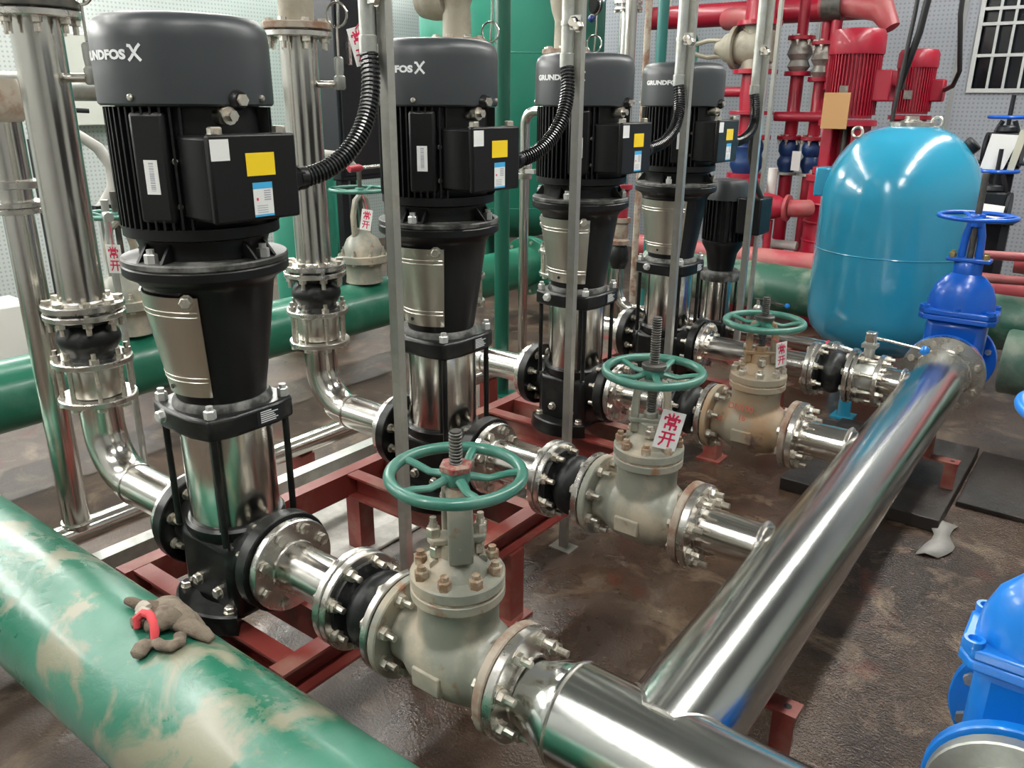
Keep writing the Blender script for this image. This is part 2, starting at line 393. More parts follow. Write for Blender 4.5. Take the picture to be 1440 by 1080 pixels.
# ------------------------------------------------------------------ lettering helpers
def text_polys(txt, size, bold=0.0):
    cu = bpy.data.curves.new('txt', 'FONT'); cu.body = txt; cu.size = size; cu.align_x = 'CENTER'; cu.align_y = 'CENTER'; cu.offset = bold; cu.resolution_u = 3
    o = bpy.data.objects.new('txt', cu); C.objects.link(o); bpy.context.view_layer.update()
    dg = bpy.context.evaluated_depsgraph_get(); me = bpy.data.meshes.new_from_object(o.evaluated_get(dg))
    vs = [v.co.copy() for v in me.vertices]; fs = [tuple(p.vertices) for p in me.polygons]
    bpy.data.objects.remove(o); bpy.data.curves.remove(cu); bpy.data.meshes.remove(me)
    return vs, fs
def strokes(segs, w):
    """segs: list of polylines in the plane -> flat quads"""
    vs = []; fs = []
    for pl in segs:
        for (x0,y0),(x1,y1) in zip(pl[:-1], pl[1:]):
            d = Vector((x1-x0,y1-y0)); d.normalize(); nrm = Vector((-d.y,d.x))*w/2; e = d*w*0.3
            o = len(vs); vs += [Vector((x0-e.x+nrm.x,y0-e.y+nrm.y,0)),Vector((x0-e.x-nrm.x,y0-e.y-nrm.y,0)),Vector((x1+e.x-nrm.x,y1+e.y-nrm.y,0)),Vector((x1+e.x+nrm.x,y1+e.y+nrm.y,0))]
            fs.append((o,o+1,o+2,o+3))
    return vs, fs
# two characters, unit boxes centred on 0
CH_CHANG = [[(0,.5),(0,.28)],[(-.27,.47),(-.17,.31)],[(.27,.47),(.17,.31)],[(-.43,.12),(-.43,.25),(.43,.25),(.40,.10)],
            [(-.2,.14),(.2,.14),(.2,-.06),(-.2,-.06),(-.2,.14)],[(-.32,-.42),(-.32,-.18),(.32,-.18),(.32,-.40),(.24,-.40)],[(0,-.06),(0,-.5)]]
CH_KAI = [[(-.38,.38),(.38,.38)],[(-.46,.02),(.46,.02)],[(-.18,.38),(-.18,.02),(-.24,-.24),(-.38,-.46)],[(.18,.38),(.18,-.48)]]

def warning_tag(name, label, c, w, h, face, tilt, cord_to=None, group='normally-open tags'):
    """white plastic tag: face = yaw of its normal, tilt = roll in its own plane"""
    t = T(name, label, 'tag', c, group)
    R = Matrix.Rotation(face, 4, 'Z') @ Matrix.Rotation(PI/2, 4, 'X') @ Matrix.Rotation(tilt, 4, 'Z')
    Mx = Matrix.Translation(Vector(c)) @ R
    O('plate', B().box((-w/2,-h/2,-.001),(w/2,h/2,.001), M=Mx), WHT, t, bevel=0.0005)
    for ch, cy in ((CH_CHANG, h*.22),(CH_KAI, -h*.22)):
        s = w*.72; vs, fs = strokes([[(x*s, y*s+cy) for x,y in pl] for pl in ch], w*.085)
        O('red_character', B().add([Mx @ Vector((v.x,v.y,.0016)) for v in vs], fs), REDP, t, smooth=False)
    if cord_to:
        p0 = Mx @ Vector((0,h/2-.004,0.002)); p1 = Vector(cord_to)
        O('cord', B().tube([p0, (p0+p1)/2+Vector((0.003,0,-.002)), p1], .0012, 6), REDP, t)
    return t

# ------------------------------------------------------------------ pump base frame (skid)
sk = T('pump_base_frame', 'red oxide painted channel steel frame carrying the black pumps', 'frame', (-.03,1.4,0))
def channel(p0, p1, z0, z1, wdt, web, name='rail'):
    """C channel from p0 to p1; web = which side (+1 left of travel, -1 right) is closed"""
    d = Vector((p1[0]-p0[0],p1[1]-p0[1],0)); L = d.length; d.normalize(); n = Vector((-d.y,d.x,0))
    Mx = Matrix((d,n,Vector((0,0,1)))).transposed().to_4x4(); Mx.translation = Vector((p0[0],p0[1],0))
    b = B(); h = wdt/2; t = .007
    b.box((0,-h,z1-t),(L,h,z1),M=Mx); b.box((0,-h,z0),(L,h,z0+t),M=Mx)
    b.box((0,web*h-(t if web>0 else 0),z0+t),(L,web*h+(0 if web>0 else t),z1-t),M=Mx)
    return b
SX0, SX1, SY0, SY1 = -.34, .275, -.125, 2.92
O('rail', channel((SX0,SY0),(SX0,SY1),.22,.30,.045,-1), SKID, sk)
O('rail', channel((SX1,SY0),(SX1,SY1),.22,.30,.045,1), SKID, sk)
for n in range(5):
    for dy, wb in ((-.082,1),(.082,-1)):
        y = .7*n+dy
        O('cross_member', channel((SX0+.024,y),(SX1-.024,y),.219,.299,.045,wb), SKID, sk)
for y in (-.1,.66,1.36,2.06,2.78):
    for x in (SX0,SX1):
        O('leg', B().box((x-.03,y-.03,0.008),(x+.03,y+.03,.22)).box((x-.05,y-.05,0),(x+.05,y+.05,.008)), SKID, sk)
# patch painted pale as lit concrete floor, between the first two pumps
G('lit_floor_patch', 'pale concrete floor patch with light in its colour, under the frame between the nearest pumps', 'slab', B().box((-.85,.40,0),(-.28,1.05,.012)), CONC, bevel=.004)

# ------------------------------------------------------------------ black vertical pump (prototype at x=0,y=0)
def cone_sheet(b, prof, a0, a1, th, n=18):
    b.lathe([(r+th,z) for r,z in prof] + [(r,z) for r,z in prof[::-1]] + [(prof[0][0]+th,prof[0][1])], (0,0,0), 'z', n, a0, a1, cap=False); return b
def wrap(vs, r, a, z):      # flat lettering to a vertical cylinder, reading left to right seen from outside
    out = []
    for v in vs:
        t = a + v.x/r; out.append((r*math.cos(t), r*math.sin(t), z+v.y))
    return out
def make_pump(label, group):
    Z0 = .30
    t = T('vertical_pump', label, 'pump', (0,0,Z0), group)
    for s in (-1,1):
        b = B(); a0 = s*PI/2-.85
        b.lathe([(.098,Z0),(.152,Z0),(.154,Z0+.006),(.149,Z0+.042),(.144,Z0+.046),(.100,Z0+.046),(.098,Z0)], (0,0,0),'z',16,a0,a0+1.7,cap=False)
        m = 1; nn = len(b.v)//7
        b.f.append(tuple(i*17 for i in range(6))); b.f.append(tuple(i*17+16 for i in range(6)))
        ft = O('foot', b, BLK, t)
        for da in (-.72,.72):
            a = s*PI/2+da; bolt(ft, (.126*math.cos(a),.126*math.sin(a),Z0+.047),(0,0,1),'hex')
    b = B().box((-.098,-.092,Z0+.012),(.098,.092,.505))
    base = O('volute_base', b, BLK, t, bevel=.022)
    O('base_collar', B().lathe([(.104,.50),(.108,.508),(.108,.526),(.102,.532),(.09,.532)],n=40), BLK, t)
    for (x,z) in ((-.03,.385),(.045,.378)): bolt(base,(x,-.093,z),(0,-1,0),'hex',name='plug')
    for s in (-1,1):
        O('pump_neck', B().lathe([(.085,s*.085),(.075,s*.12),(.075,s*.15)],(0,0,ZA),'x',28), BLK, t)
        fl = O('pump_flange', disc(.112, min(s*.143,s*.175), max(s*.143,s*.175), (0,0,ZA),'x'), BLK, t)
        ring_bolts(fl,(s*.1705,0,ZA),'x',.083,8,'stud',.055,sgn=-s)
    O('sleeve', B().lathe([(.0955,.53),(.0962,.534),(.0962,.752),(.0955,.758)],n=56), SS, t)
    O('sleeve_strap', B().box((.0705,-.0785,.53),(.0745,-.0585,.757),rz=0,M=Matrix.Rotation(-.09,4,'Z')), BLK, t)
    for sx in (-1,1):
        for sy in (-1,1):
            O('tie_rod', B().cyl(.0075,(sx*.089,sy*.089,.505),(sx*.089,sy*.089,.765),10), BLK, t)
    hp = []
    for k in range(4):
        a = k*PI/2
        for (x,y) in ((.112,-.062),(.112,.062)): pass
    q, e = .116, .050
    poly = [(q,-e),(q,e),(.103,.103),(e,q),(-e,q),(-.103,.103),(-q,e),(-q,-e),(-.103,-.103),(-e,-q),(e,-q),(.103,-.103)]
    hd = O('pump_head', B().prism(poly,.752,.800), BLK, t, bevel=.008)
    O('head_ring', B().lathe([(.104,.798),(.102,.808),(.096,.816)],n=40), DUST, t)
    for sx in (-1,1):
        for sy in (-1,1): bolt(hd,(sx*.089,sy*.089,.800),(0,0,1),'nut',m=WB)
    bolt(hd,(-.045,-.117,.782),(0,-1,0),'hex',m=WB,name='vent_plug')
    npl = O('nameplate', B().box((.1165,.0,.760),(.1178,.062,.796)), DARK, t)
    b = B()
    for k in range(6):
        w = .044*random.uniform(.6,1); b.box((.1178,.008,.766+k*.0045),(.1182,.008+w,.7682+k*.0045))
    O('nameplate_print', b, TXT, npl, kind='stuff')
    O('motor_stool', B().lathe([(.086,.812),(.092,.815),(.094,.83),(.105,.90),(.117,.98),(.128,1.055),(.138,1.068),(.157,1.078),(.1605,1.082),(.1605,1.097),(.158,1.100)],n=56), BLKM, t)
    g = B(); cone_sheet(g,[(.097,.835),(.1085,.905),(.1195,.975),(.1305,1.048)],math.radians(-150),math.radians(-43),.0035,26)
    gd = O('coupling_guard', g, SSB, t)
    for z in (.868,.878,1.008,1.018):
        rr = .097+(z-.835)*.157+.0038
        pts = [(rr*math.cos(a),rr*math.sin(a),z) for a in [math.radians(-148+103*i/20) for i in range(21)]]
        O('guard_rib', B().tube(pts,.0014,6), SSB, gd)
    a = math.radians(-95); O('guard_hole', B().lathe([(.005,0),(.005,.002)],(0,0,0),Matrix.Translation((.1045*math.cos(a),.1045*math.sin(a),.852)) @ Vector((math.cos(a),math.sin(a),0)).to_track_quat('Z','Y').to_matrix().to_4x4(),12), DARK, gd)
    a = math.radians(-52); bolt(gd,(.132*math.cos(a),.132*math.sin(a),1.040),(math.cos(a),math.sin(a),0),'hex')
    O('motor_flange', B().lathe([(.158,1.1005),(.1605,1.103),(.1605,1.111),(.158,1.114),(.11,1.117)],n=56), DUST, t)
    es = O('motor_end_shield', B().lathe([(.124,1.115),(.122,1.135),(.128,1.152),(.148,1.158),(.148,1.178)],n=48), BLKM, t)
    for k in range(4):
        a = math.radians(-75+90*k); d = Vector((math.cos(a),math.sin(a),0)); s = Vector((-d.y,d.x,0))
        Mx = Matrix((d,s,Vector((0,0,1)))).transposed().to_4x4()
        for off in (-.028,.028):
            O('gusset', B().prism([(.112,0),(.150,0),(.116,.042)],-.003,.003, M=Matrix.Translation(Vector((0,0,1.115))+s*off) @ Mx @ Matrix.Rotation(PI/2,4,'X')), BLKM, es)
        bolt(es, d*.143+Vector((0,0,1.115)),(0,0,1),'nut',m=WB)
    O('motor_body', B().lathe([(.128,1.175),(.130,1.18),(.130,1.385),(.128,1.40)],n=48), BLKM, t)
    b = B()
    for k in range(56):
        a = 2*PI*k/56
        if -.62 < (a if a<PI else a-2*PI) < .62: continue
        b.box((.128,-.0022,1.178),(.150,.0022,1.392), M=Matrix.Rotation(a,4,'Z'))
    O('cooling_fins', b, BLKM, t, kind='stuff')
    O('motor_side_pad', B().box((.120,-.034,1.19),(.1505,.034,1.385),M=Matrix.Rotation(math.radians(-62),4,'Z')), BLKM, t, bevel=.008)
    fc = O('fan_cover', B().lathe([(.153,1.394),(.157,1.398),(.1573,1.41),(.1568,1.505),(.1545,1.524),(.149,1.536),(.138,1.545),(.116,1.5495),(0.04,1.551),(0,1.551)],n=72,cap=False), FANC, t)
    for k in range(4):
        a = math.radians(-68+90*k); bolt(fc,(.157*math.cos(a),.157*math.sin(a),1.408),(math.cos(a),math.sin(a),0),'small')
    vs, fs = text_polys('GRUNDFOS', .0205, .0011)
    xs = [v.x for v in vs]; sc = .150/(max(xs)-min(xs)); vs = [Vector((v.x*sc,v.y*1.0,0)) for v in vs]
    O('lettering', B().add(wrap(vs,.1580,math.radians(-94.8),1.4765),fs), TXT, fc, smooth=False)
    # emblem: two crossing curved blades
    em = [[(-.0105,.0110),(-.0065,.0105),(-.002,.003),(.003,-.004),(.0105,-.0120)],[(.0110,.0125),(.006,.0075),(.0015,.0015)],[(-.0025,-.0035),(-.006,-.008),(-.0105,-.0120)]]
    vs, fs = strokes(em,.0050)
    O('emblem', B().add(wrap(vs,.1580,math.radians(-61.5),1.480),fs), TXT, fc, smooth=False)
    poly = [(.045,-.094),(.135,-.100),(.182,-.100),(.196,-.090),(.196,.074),(.182,.080),(.045,.080)]
    tb = O('terminal_box', B().prism(poly,1.198,1.345), BLKM, t, bevel=.006)
    O('terminal_box_lid', B().box((.190,-.101,1.196),(.206,.083,1.349)), BLKM, t, bevel=.005)
    for (y,z) in ((-.075,1.349),(.06,1.349)): bolt(tb,(.188,y,z),(0,0,1),'hex')
    for (y,z) in ((-.04,1.24),(-.05,1.32)): bolt(tb,(.10,-.1005,z-.02),(0,-1,0),'small')
    O('gland', B().lathe([(.024,.078),(.024,.112),(.020,.114)],(.172,0,1.262),'y',6), BLKM, t)
    O('lifting_lug', B().lathe([(.018,.125),(.018,.163),(.014,.170)],(0,.0,1.405),'x',12), BLKM, t)
    O('drain_plug', B().lathe([(.011,.16),(.011,.176)],(0,.0,1.405),'x',6), BOLT, t)
    O('cable_gland', B().lathe([(.016,.125),(.016,.158)],(0,-.02,1.378),'x',12).lathe([(.010,.158),(.010,.172)],(0,-.02,1.378),'x',6), BOLT, t)
    xf = .2064
    O('white_sticker', B().box((xf,-.099,1.305),(xf+.0006,-.062,1.341)), WHT, t, label='plain white square sticker')
    O('yellow_sticker', B().box((xf,-.030,1.276),(xf+.0006,.031,1.316)), YEL, t, bevel=0, label='yellow rectangular sticker')
    st = O('label_sticker', B().box((xf,-.021,1.203),(xf+.0006,.021,1.264)), WHT, t, label='white label with blue head and foot')
    O('label_band', B().box((xf+.0006,-.021,1.253),(xf+.0009,.021,1.264)), CYA, st); O('label_band', B().box((xf+.0006,-.021,1.203),(xf+.0009,.021,1.207)), CYA, st)
    b = B()
    for k in range(5): b.box((xf+.0006,.002,1.232+k*.004),(xf+.0009,.016,1.234+k*.004))
    for k in range(4): b.box((xf+.0006,-.015,1.210+k*.004),(xf+.0009,.008,1.2112+k*.004))
    O('label_print', b, GREYP, st, kind='stuff')
    O('label_mark', B().box((xf+.0006,-.015,1.232),(xf+.0009,-.011,1.237)), REDP, st)
    a = math.radians(-62); Mx = Matrix.Rotation(a,4,'Z')
    bs = O('barcode_sticker', B().box((.1503,-.013,1.243),(.1512,.013,1.303),M=Mx), WHT, t, label='small white barcode sticker')
    b = B(); z = 1.249
    while z < 1.297:
        h = random.choice((.0008,.0016,.0024)); b.box((.1512,-.004,z),(.1514,.005,z+h),M=Mx); z += h+random.choice((.001,.0018))
    O('barcode', b, GREYP, bs, kind='stuff')
    return t
WB = mat('whitish_bolt', (0.62,0.62,0.60), 0.4, 0.6)
PG = 'black vertical pumps in the row'
NTH = ['nearest', 'second nearest', 'third nearest', 'fourth nearest']
pump = make_pump('tall black vertical pump nearest the camera, beside the front green pipe', PG)
P_LAB = ['', 'second tall black vertical pump, behind the nearest large teal handwheel', 'third tall black vertical pump, a steel strut crossing its logo', 'farthest tall black vertical pump of the row of four, beside the red pipework']
PY = [0,.7,1.4,2.1]
for n in (1,2,3): dup(pump,(0,PY[n],.30),P_LAB[n],PG)

# ------------------------------------------------------------------ suction side, prototypes on y=0
def pipe_spool(x0, x1, label, y=0):
    t = T('pipe_spool', label, 'pipe', (x0,y,ZA), 'short stainless suction spools')
    O('pipe', B().lathe([(.0525,x0+.01),(.0525,x1-.01)],(0,y,ZA),'x',40), SS, t)
    O('flange', disc(FR,x0,x0+.019,(0,y,ZA),'x'), SSF, t)
    O('weld', B().torus(.0535,.004,(x0+.021,y,ZA),36,6,Matrix.Rotation(PI/2,3,'Y')), SSF, t)
    O('flange', disc(FR,x1-.018,x1,(0,y,ZA),'x'), SSF, t)
    return t
def rubber_joint(x0, x1, label, y=0):
    t = T('rubber_joint', label, 'pipe joint', (x0,y,ZA), 'black rubber expansion joints on the suction pipes')
    a, b_ = x0+.017, x1-.017; m = (a+b_)/2
    prof = [(.085,a),(.083,a+.006),(.056,a+.012)] + [(.056+.024*math.sin(PI*k/10), a+.012+(b_-a-.024)*k/10) for k in range(1,10)] + [(.056,b_-.012),(.083,b_-.006),(.085,b_)]
    O('rubber_body', B().lathe(prof,(0,y,ZA),'x',40), RUB, t)
    f = O('flange', disc(FR,x0,a,(0,y,ZA),'x'), SSF, t)
    ring_bolts(f,(x0-.0015,y,ZA),'x',.084,8,'stud',.037)
    g = O('flange', disc(FR,b_,x1,(0,y,ZA),'x'), SSF, t)
    ring_bolts(g,(x1+.003,y,ZA),'x',.084,8,'stud',.040)
    return t
XV = .665
def wheel_mesh(c, R, r, spokes, ph, hub=.022):
    b = B().torus(R-r, r, c, 64, 12)
    sp = []
    for k in range(spokes):
        a = ph+2*PI*k/spokes; d = Vector((math.cos(a),math.sin(a),0)); cc = Vector(c)
        pts = [cc+d*hub*.8+Vector((0,0,-.004)), cc+d*(R*.45)+Vector((0,0,-.010)), cc+d*(R*.72)+Vector((0,0,-.002)), cc+d*(R-r)]
        sp.append(B().tube(pts,.008,10,rad=[.0095,.0078,.0078,.009],flat=.75))
    hb = B().lathe([(hub,c[2]-.016),(hub+.003,c[2]-.010),(hub+.003,c[2]+.006),(hub,c[2]+.010)],(c[0],c[1],0),'z',24)
    return b, sp, hb
def gate_valve(label, y, m, arm_ang, ph, spokes, stem_top, ringcol, zc=.815):
    t = T('gate_valve', label, 'valve', (XV,y,ZA-FR), 'rising stem gate valves with teal handwheels')
    x0, x1 = .530, .797
    # body: barrel with a swollen middle and a neck up to the bonnet
    bd = O('body', B().lathe([(.066,x0+.018),(.062,x0+.03),(.066,x0+.05),(.079,XV-.06),(.086,XV-.02),(.086,XV+.02),(.079,XV+.06),(.066,x1-.05),(.062,x1-.03),(.066,x1-.018)],(0,y,ZA),'x',44)
      .lathe([(.074,ZA),(.073,.56),(.077,.588)],(XV,y,0),'z',40), m, t)
    md = bd.modifiers.new('remesh','REMESH'); md.mode = 'VOXEL'; md.voxel_size = .0035; md.use_smooth_shade = True
    md = bd.modifiers.new('smooth','SMOOTH'); md.factor = .5; md.iterations = 14
    f = O('flange', disc(FR,x0,x0+.019,(0,y,ZA),'x'), m, t)
    g = O('flange', disc(FR,x1-.019,x1,(0,y,ZA),'x'), RUSTF, t, label='rust coloured flange')
    ring_bolts(g,(x1+.0015,y,ZA),'x',.084,8,'stud',.041)
    O('cast_plate', B().box((XV-.035,y-.090,ZA-.035),(XV+.03,y-.074,ZA+.006)), m, t, bevel=.004)
    lo = O('body_bonnet_flange', disc(.084,.586,.606,(XV,y,0),'z'), m, t)
    O('gasket', disc(.0825,.606,.609,(XV,y,0),'z'), RUSTB, t)
    bo = O('bonnet', B().lathe([(.0815,.609),(.084,.612),(.084,.629),(.0815,.632),(.060,.636),(.048,.650),(.032,.664),(.030,.690),(.026,.692)],(XV,y,0),'z',44), m, t)
    ring_bolts(bo,(XV,y,.632),'z',.069,8,'nut',m=RUSTB if m is VALVE else BOLT)
    ca, sa = math.cos(arm_ang), math.sin(arm_ang); D = Vector((ca,sa,0)); N_ = Vector((-sa,ca,0)); c0 = Vector((XV,y,0))
    Mx = Matrix((D,N_,Vector((0,0,1)))).transposed().to_4x4(); Mx.translation = c0
    GD, GM = (N_, Mx @ Matrix.Rotation(PI/2,4,'Z')) if y == 0 else (D, Mx)
    gl = O('gland_flange', B().prism([(-.046,-.018),(.046,-.018),(.052,0),(.046,.018),(-.046,.018),(-.052,0)],.690,.702,M=GM).lathe([(.018,.70),(.016,.716)],(XV,y,0),'z',20), m, t, bevel=.003)
    for s in (-1,1):
        bolt(gl, c0+GD*(s*.041)+Vector((0,0,.702)),(0,0,1),'nut')
        O('eye_bolt', B().cyl(.006,c0+GD*(s*.041)+Vector((0,0,.655)),c0+GD*(s*.041)+Vector((0,0,.738)),8).tube([c0+GD*(s*.041)-N_*.012*0+Vector((0,0,.652))-D*.014,c0+GD*(s*.041)+Vector((0,0,.652))+D*.014],.010,10), m, gl)
        bolt(bo, c0+N_*(s*.036)+Vector((0,0,.664)),(0,0,1),'nut',m=BOLT)
    hw_ = .021 if m is VALVE and y == 0 else .015
    for s in (-1,1):
        out = [(s*.046,.664),(s*.047,.72),(s*.044,.765),(s*.034,.788),(s*.012,.799),(s*.012,.781),(s*.022,.774),(s*.027,.757),(s*.028,.72),(s*.026,.664)]
        O('yoke_arm', B().prism(out,-hw_,hw_, M=Mx @ Matrix.Rotation(PI/2,4,'X')), m, t, bevel=.004)
    O('yoke_head', B().lathe([(.018,.778),(.022,.784),(.022,.798),(.018,.801)],(XV,y,0),'z',20), m, t)
    rim, sp, hb = wheel_mesh((XV,y,zc),.122,.0102,spokes,ph)
    hw = O('handwheel', rim, HWG, t)
    for q in sp: O('spoke', q, HWG, hw)
    O('hub', hb, HWG, hw)
    O('wheel_nut', B().lathe([(.029,zc+.009),(.029,zc+.018),(.026,zc+.020)],(XV,y,0),'z',6 if ringcol is REDN else 20), ringcol, t)
    b = B(); z = .70; prof = []
    while z < stem_top-.006:
        prof += [(.0098,z),(.0118,z+.0018),(.0118,z+.0032),(.0098,z+.005)]; z += .0058
    prof.append((.0105,stem_top)); b.lathe(prof,(XV,y,0),'z',14)
    O('stem', b, STEEL, t)
    return t
REDN = mat('red_wheel_nut', (0.22,0.035,0.03), 0.5, dirt=(0.30,0.24,0.19), dscale=70, dlo=0.45, dhi=0.62)
SPL = ['short flanged stainless spool at the nearest pump, bolted to its black flange', 'short flanged stainless spool at the second pump, behind the nearest handwheel', 'short flanged stainless spool at the third pump, behind the middle handwheel', 'long flanged stainless spool at the fourth pump, behind the farthest teal handwheel']
JTL = ['black rubber joint beside the nearest gate valve', 'black rubber joint beside the second gate valve', 'black rubber joint beside the rust stained gate valve', 'black rubber joint beside the lever butterfly valve']
for n in range(4):
    y = PY[n]
    if n < 3:
        pipe_spool(.178,.394,SPL[n],y); rubber_joint(.396,.526,JTL[n],y)
    else:
        pipe_spool(.178,.632,SPL[n],y); rubber_joint(.634,.775,JTL[n],y)
gate_valve('grey gate valve nearest the camera, teal five-spoke handwheel and rusty bonnet bolts', 0, VALVE, math.radians(-40), math.radians(-30), 5, .893, REDN)
gate_valve('grey gate valve of the second line, with a tall black threaded stem', .7, VALVE, math.radians(28), math.radians(20), 5, .945, STEEL)
gv3 = gate_valve('brown rust stained gate valve of the third line, under the farthest teal handwheel', 1.4, VALVE3, math.radians(28), math.radians(30), 5, .865, STEEL, zc=.79)
# cast red lettering on the third valve
def flat_text(txt, size, Mx, m, parent, name='cast_lettering'):
    vs, fs = text_polys(txt, size, .0004); return O(name, B().add([Mx @ v for v in vs], fs), m, parent, smooth=False)
REDC = mat('red_cast_lettering', (0.40,0.08,0.05), 0.6)
def side_m(x, z, y0, r, yaw=0):
    return Matrix.Translation((x,y0,z)) @ Matrix.Rotation(yaw,4,'Z') @ Matrix.Rotation(PI/2-.25,4,'X')
flat_text('DN100', .026, side_m(XV-.015,.535,1.4-.0795,0), REDC, gv3); flat_text('16', .024, side_m(XV-.005,.507,1.4-.0885,0), REDC, gv3); flat_text('100', .020, side_m(XV-.085,.485,1.4-.078,0), REDC, gv3)

# tags hung on the valves
warning_tag('warning_tag', 'white tag with two red characters on the second gate valve yoke', (XV+.066,.7-.034,.694), .054,.096, math.radians(30), math.radians(-12), (XV+.028,.7-.02,.735))
warning_tag('warning_tag', 'white tag with two red characters on the rust stained valve yoke', (XV+.062,1.4+.0,.700), .040,.076, math.radians(62), math.radians(6), (XV+.03,1.4,.745))

# ------------------------------------------------------------------ header pipe
HR = .0925
hp = T('header_pipe', 'wide stainless header pipe running from the front right to the blue gate valve', 'pipe', (1.06,0,0))
def hx(y): return 1.064 - .017*y
ZH = .448
ang_h = math.atan2(-.017,1)
O('main_pipe', B().tube([(hx(0),0,ZH),(hx(2.36),2.36,ZH)],HR,56), SSH, hp, label='long straight stainless run with two bright streaks')
fl = O('end_flange', B().tube([(hx(2.352),2.352,ZH),(hx(2.374),2.374,ZH)],.145,48), SSF, hp)
O('weld', B().torus(HR+.001,.006,(hx(2.348),2.348,ZH),48,6,Matrix.Rotation(PI/2,3,'X')), SSF, hp)
ring_bolts(fl,(hx(2.37),2.376,ZH),'y',.122,8,'stud',.048,sgn=1)
# near leg: flange, reducer and wide pipe along x
fl = O('flange', disc(FR,.799,.819,(0,0,ZA),'x'), SSF, hp)
O('reducer', B().lathe([(.056,.815),(.060,.835),(.066,.85),(.082,.885),(.088,.905),(.0885,.912)],(0,0,ZA-.010),'x',48), SSH, hp, label='stainless reducer widening to the header')
O('near_pipe', B().lathe([(.0885,.905),(.0885,1.75)],(0,0,ZA-.010),'x',56), SSH, hp, label='wide stainless leg at the bottom of the picture')
O('weld', B().torus(.0885,.003,(.912,0,ZA-.010),48,6,Matrix.Rotation(PI/2,3,'Y')), SSF, hp)
O('weld', B().torus(.058,.004,(.822,0,ZA-.003),40,6,Matrix.Rotation(PI/2,3,'Y')), SSF, hp)
O('end_cap', B().lathe([(.0885,1.75),(.08,1.78),(.05,1.80),(0,1.805)],(0,0,ZA-.010),'x',40,cap=False), SSH, hp)
# saddle weld where the two wide pipes meet
pts = []
for k in range(25):
    a = PI*k/24 - .25; z = HR*math.sin(a); x = HR*math.cos(a)
    pts.append((hx(.07)-x, math.sqrt(max(.0885**2-min(.0885,abs(z+.001))**2,0))+.001, ZH+z))
O('weld', B().tube(pts,.004,6), SSF, hp)
for n in (1,2):
    y = PY[n]
    O('branch_pipe', B().lathe([(.0525,.81),(.0525,hx(y))],(0,y,ZA),'x',40), SS, hp)
    f = O('branch_flange', disc(FR,.799,.819,(0,y,ZA),'x'), SSF, hp)
    O('weld', B().torus(.0535,.004,(.821,y,ZA),36,6,Matrix.Rotation(PI/2,3,'Y')), SSF, hp)
    O('weld', B().torus(.056,.006,(hx(y)-HR*.93,y,ZA),36,6,Matrix.Rotation(PI/2-.0,3,'Y')), SSF, hp)
y = PY[3]
O('branch_pipe', B().lathe([(.0525,.875),(.0525,hx(y))],(0,y,ZA),'x',40), SS, hp)
f = O('branch_flange', disc(.095,.857,.874,(0,y,ZA),'x'), SSF, hp)
O('weld', B().torus(.056,.006,(hx(y)-HR*.93,y,ZA),36,6,Matrix.Rotation(PI/2,3,'Y')), SSF, hp)
# lever butterfly valve on the fourth line
t = T('butterfly_valve', 'silver butterfly valve with a lever and a blue ball, clamped by long studs', 'valve', (.80,y,ZA-.09))
O('body', B().lathe([(.066,.778),(.070,.785),(.070,.848),(.066,.855)],(0,y,ZA),'x',36), GALV, t)
O('flange', disc(.095,.7765,.792,(0,y,ZA),'x'), SSF, t)
for k in range(8):
    a = 2*PI*(k+.5)/8; bolt(t,(.816,y+.082*math.cos(a),ZA+.082*math.sin(a)),(1,0,0),'rod',.116,name='stud')
O('neck', B().lathe([(.020,ZA+.06),(.018,ZA+.125)],(.815,y,0),'z',16).box((.79,y-.025,ZA+.118),(.84,y+.025,ZA+.132)), GALV, t)
O('lever_block', B().box((.797,y-.016,ZA+.132),(.833,y+.016,ZA+.175)), SSF, t, bevel=.005)
O('lever', B().tube([(.82,y,ZA+.155),(.88,y+.005,ZA+.150),(.975,y+.02,ZA+.135)],.0055,10), SS, t)
O('lever_knob', B().ball((.99,y+.022,ZA+.132),.017), BLUN, t, label='blue ball knob')
# supports under the header
for k, (yy, zt, lab) in enumerate(((.475,.255,'red angle steel support under the near end of the header'),(2.26,.155,'low red steel support under the far end of the header'))):
    s = T('pipe_support', lab, 'support', (hx(yy)+.02,yy,0 if k == 0 else .051))
    O('top_plate', B().box((.93,yy-.025,zt-.007),(1.152,yy+.025,zt)), SKID, s)
    for x in (.95,1.128):
        O('leg', B().box((x-.022,yy-.025,0 if k == 0 else .051),(x+.022,yy-.018,zt-.007)).box((x-.022,yy-.018,0 if k == 0 else .051),(x-.015,yy+.025,zt-.007)), SKID, s)
    O('saddle', B().box((hx(yy)-.03,yy-.022,zt),(hx(yy)+.03,yy+.022,.358)), SKID, s)
    O('bolt_hole', B().lathe([(.008,zt+.0002),(.008,zt+.0008)],(1.128,yy,0),'z',12), DARK, s)
SHADEM = mat('shaded_wet_floor',(.016,.013,.012),.30,bump=.5,bscale=120,dirt=(.035,.026,.020),dscale=5,dlo=.4,dhi=.7)  # dark wet floor, with the shade under the pipes put into the colour
G('floor_shade_sheet', 'dark wet slab with shade in its colour, under the far support of the header', 'sheet', B().box((.60,1.95,0),(1.16,2.75,.05)), SHADEM, bevel=.004)  # slab kept near black for the shade around it
G('floor_shade_sheet', 'dark added sheet standing in for pipe shade, right of the far header support', 'sheet', B().box((1.17,2.22,0),(3.2,2.80,.02)), SHADEM, bevel=.004)  # sheet added in place of the shade beneath the green pipe

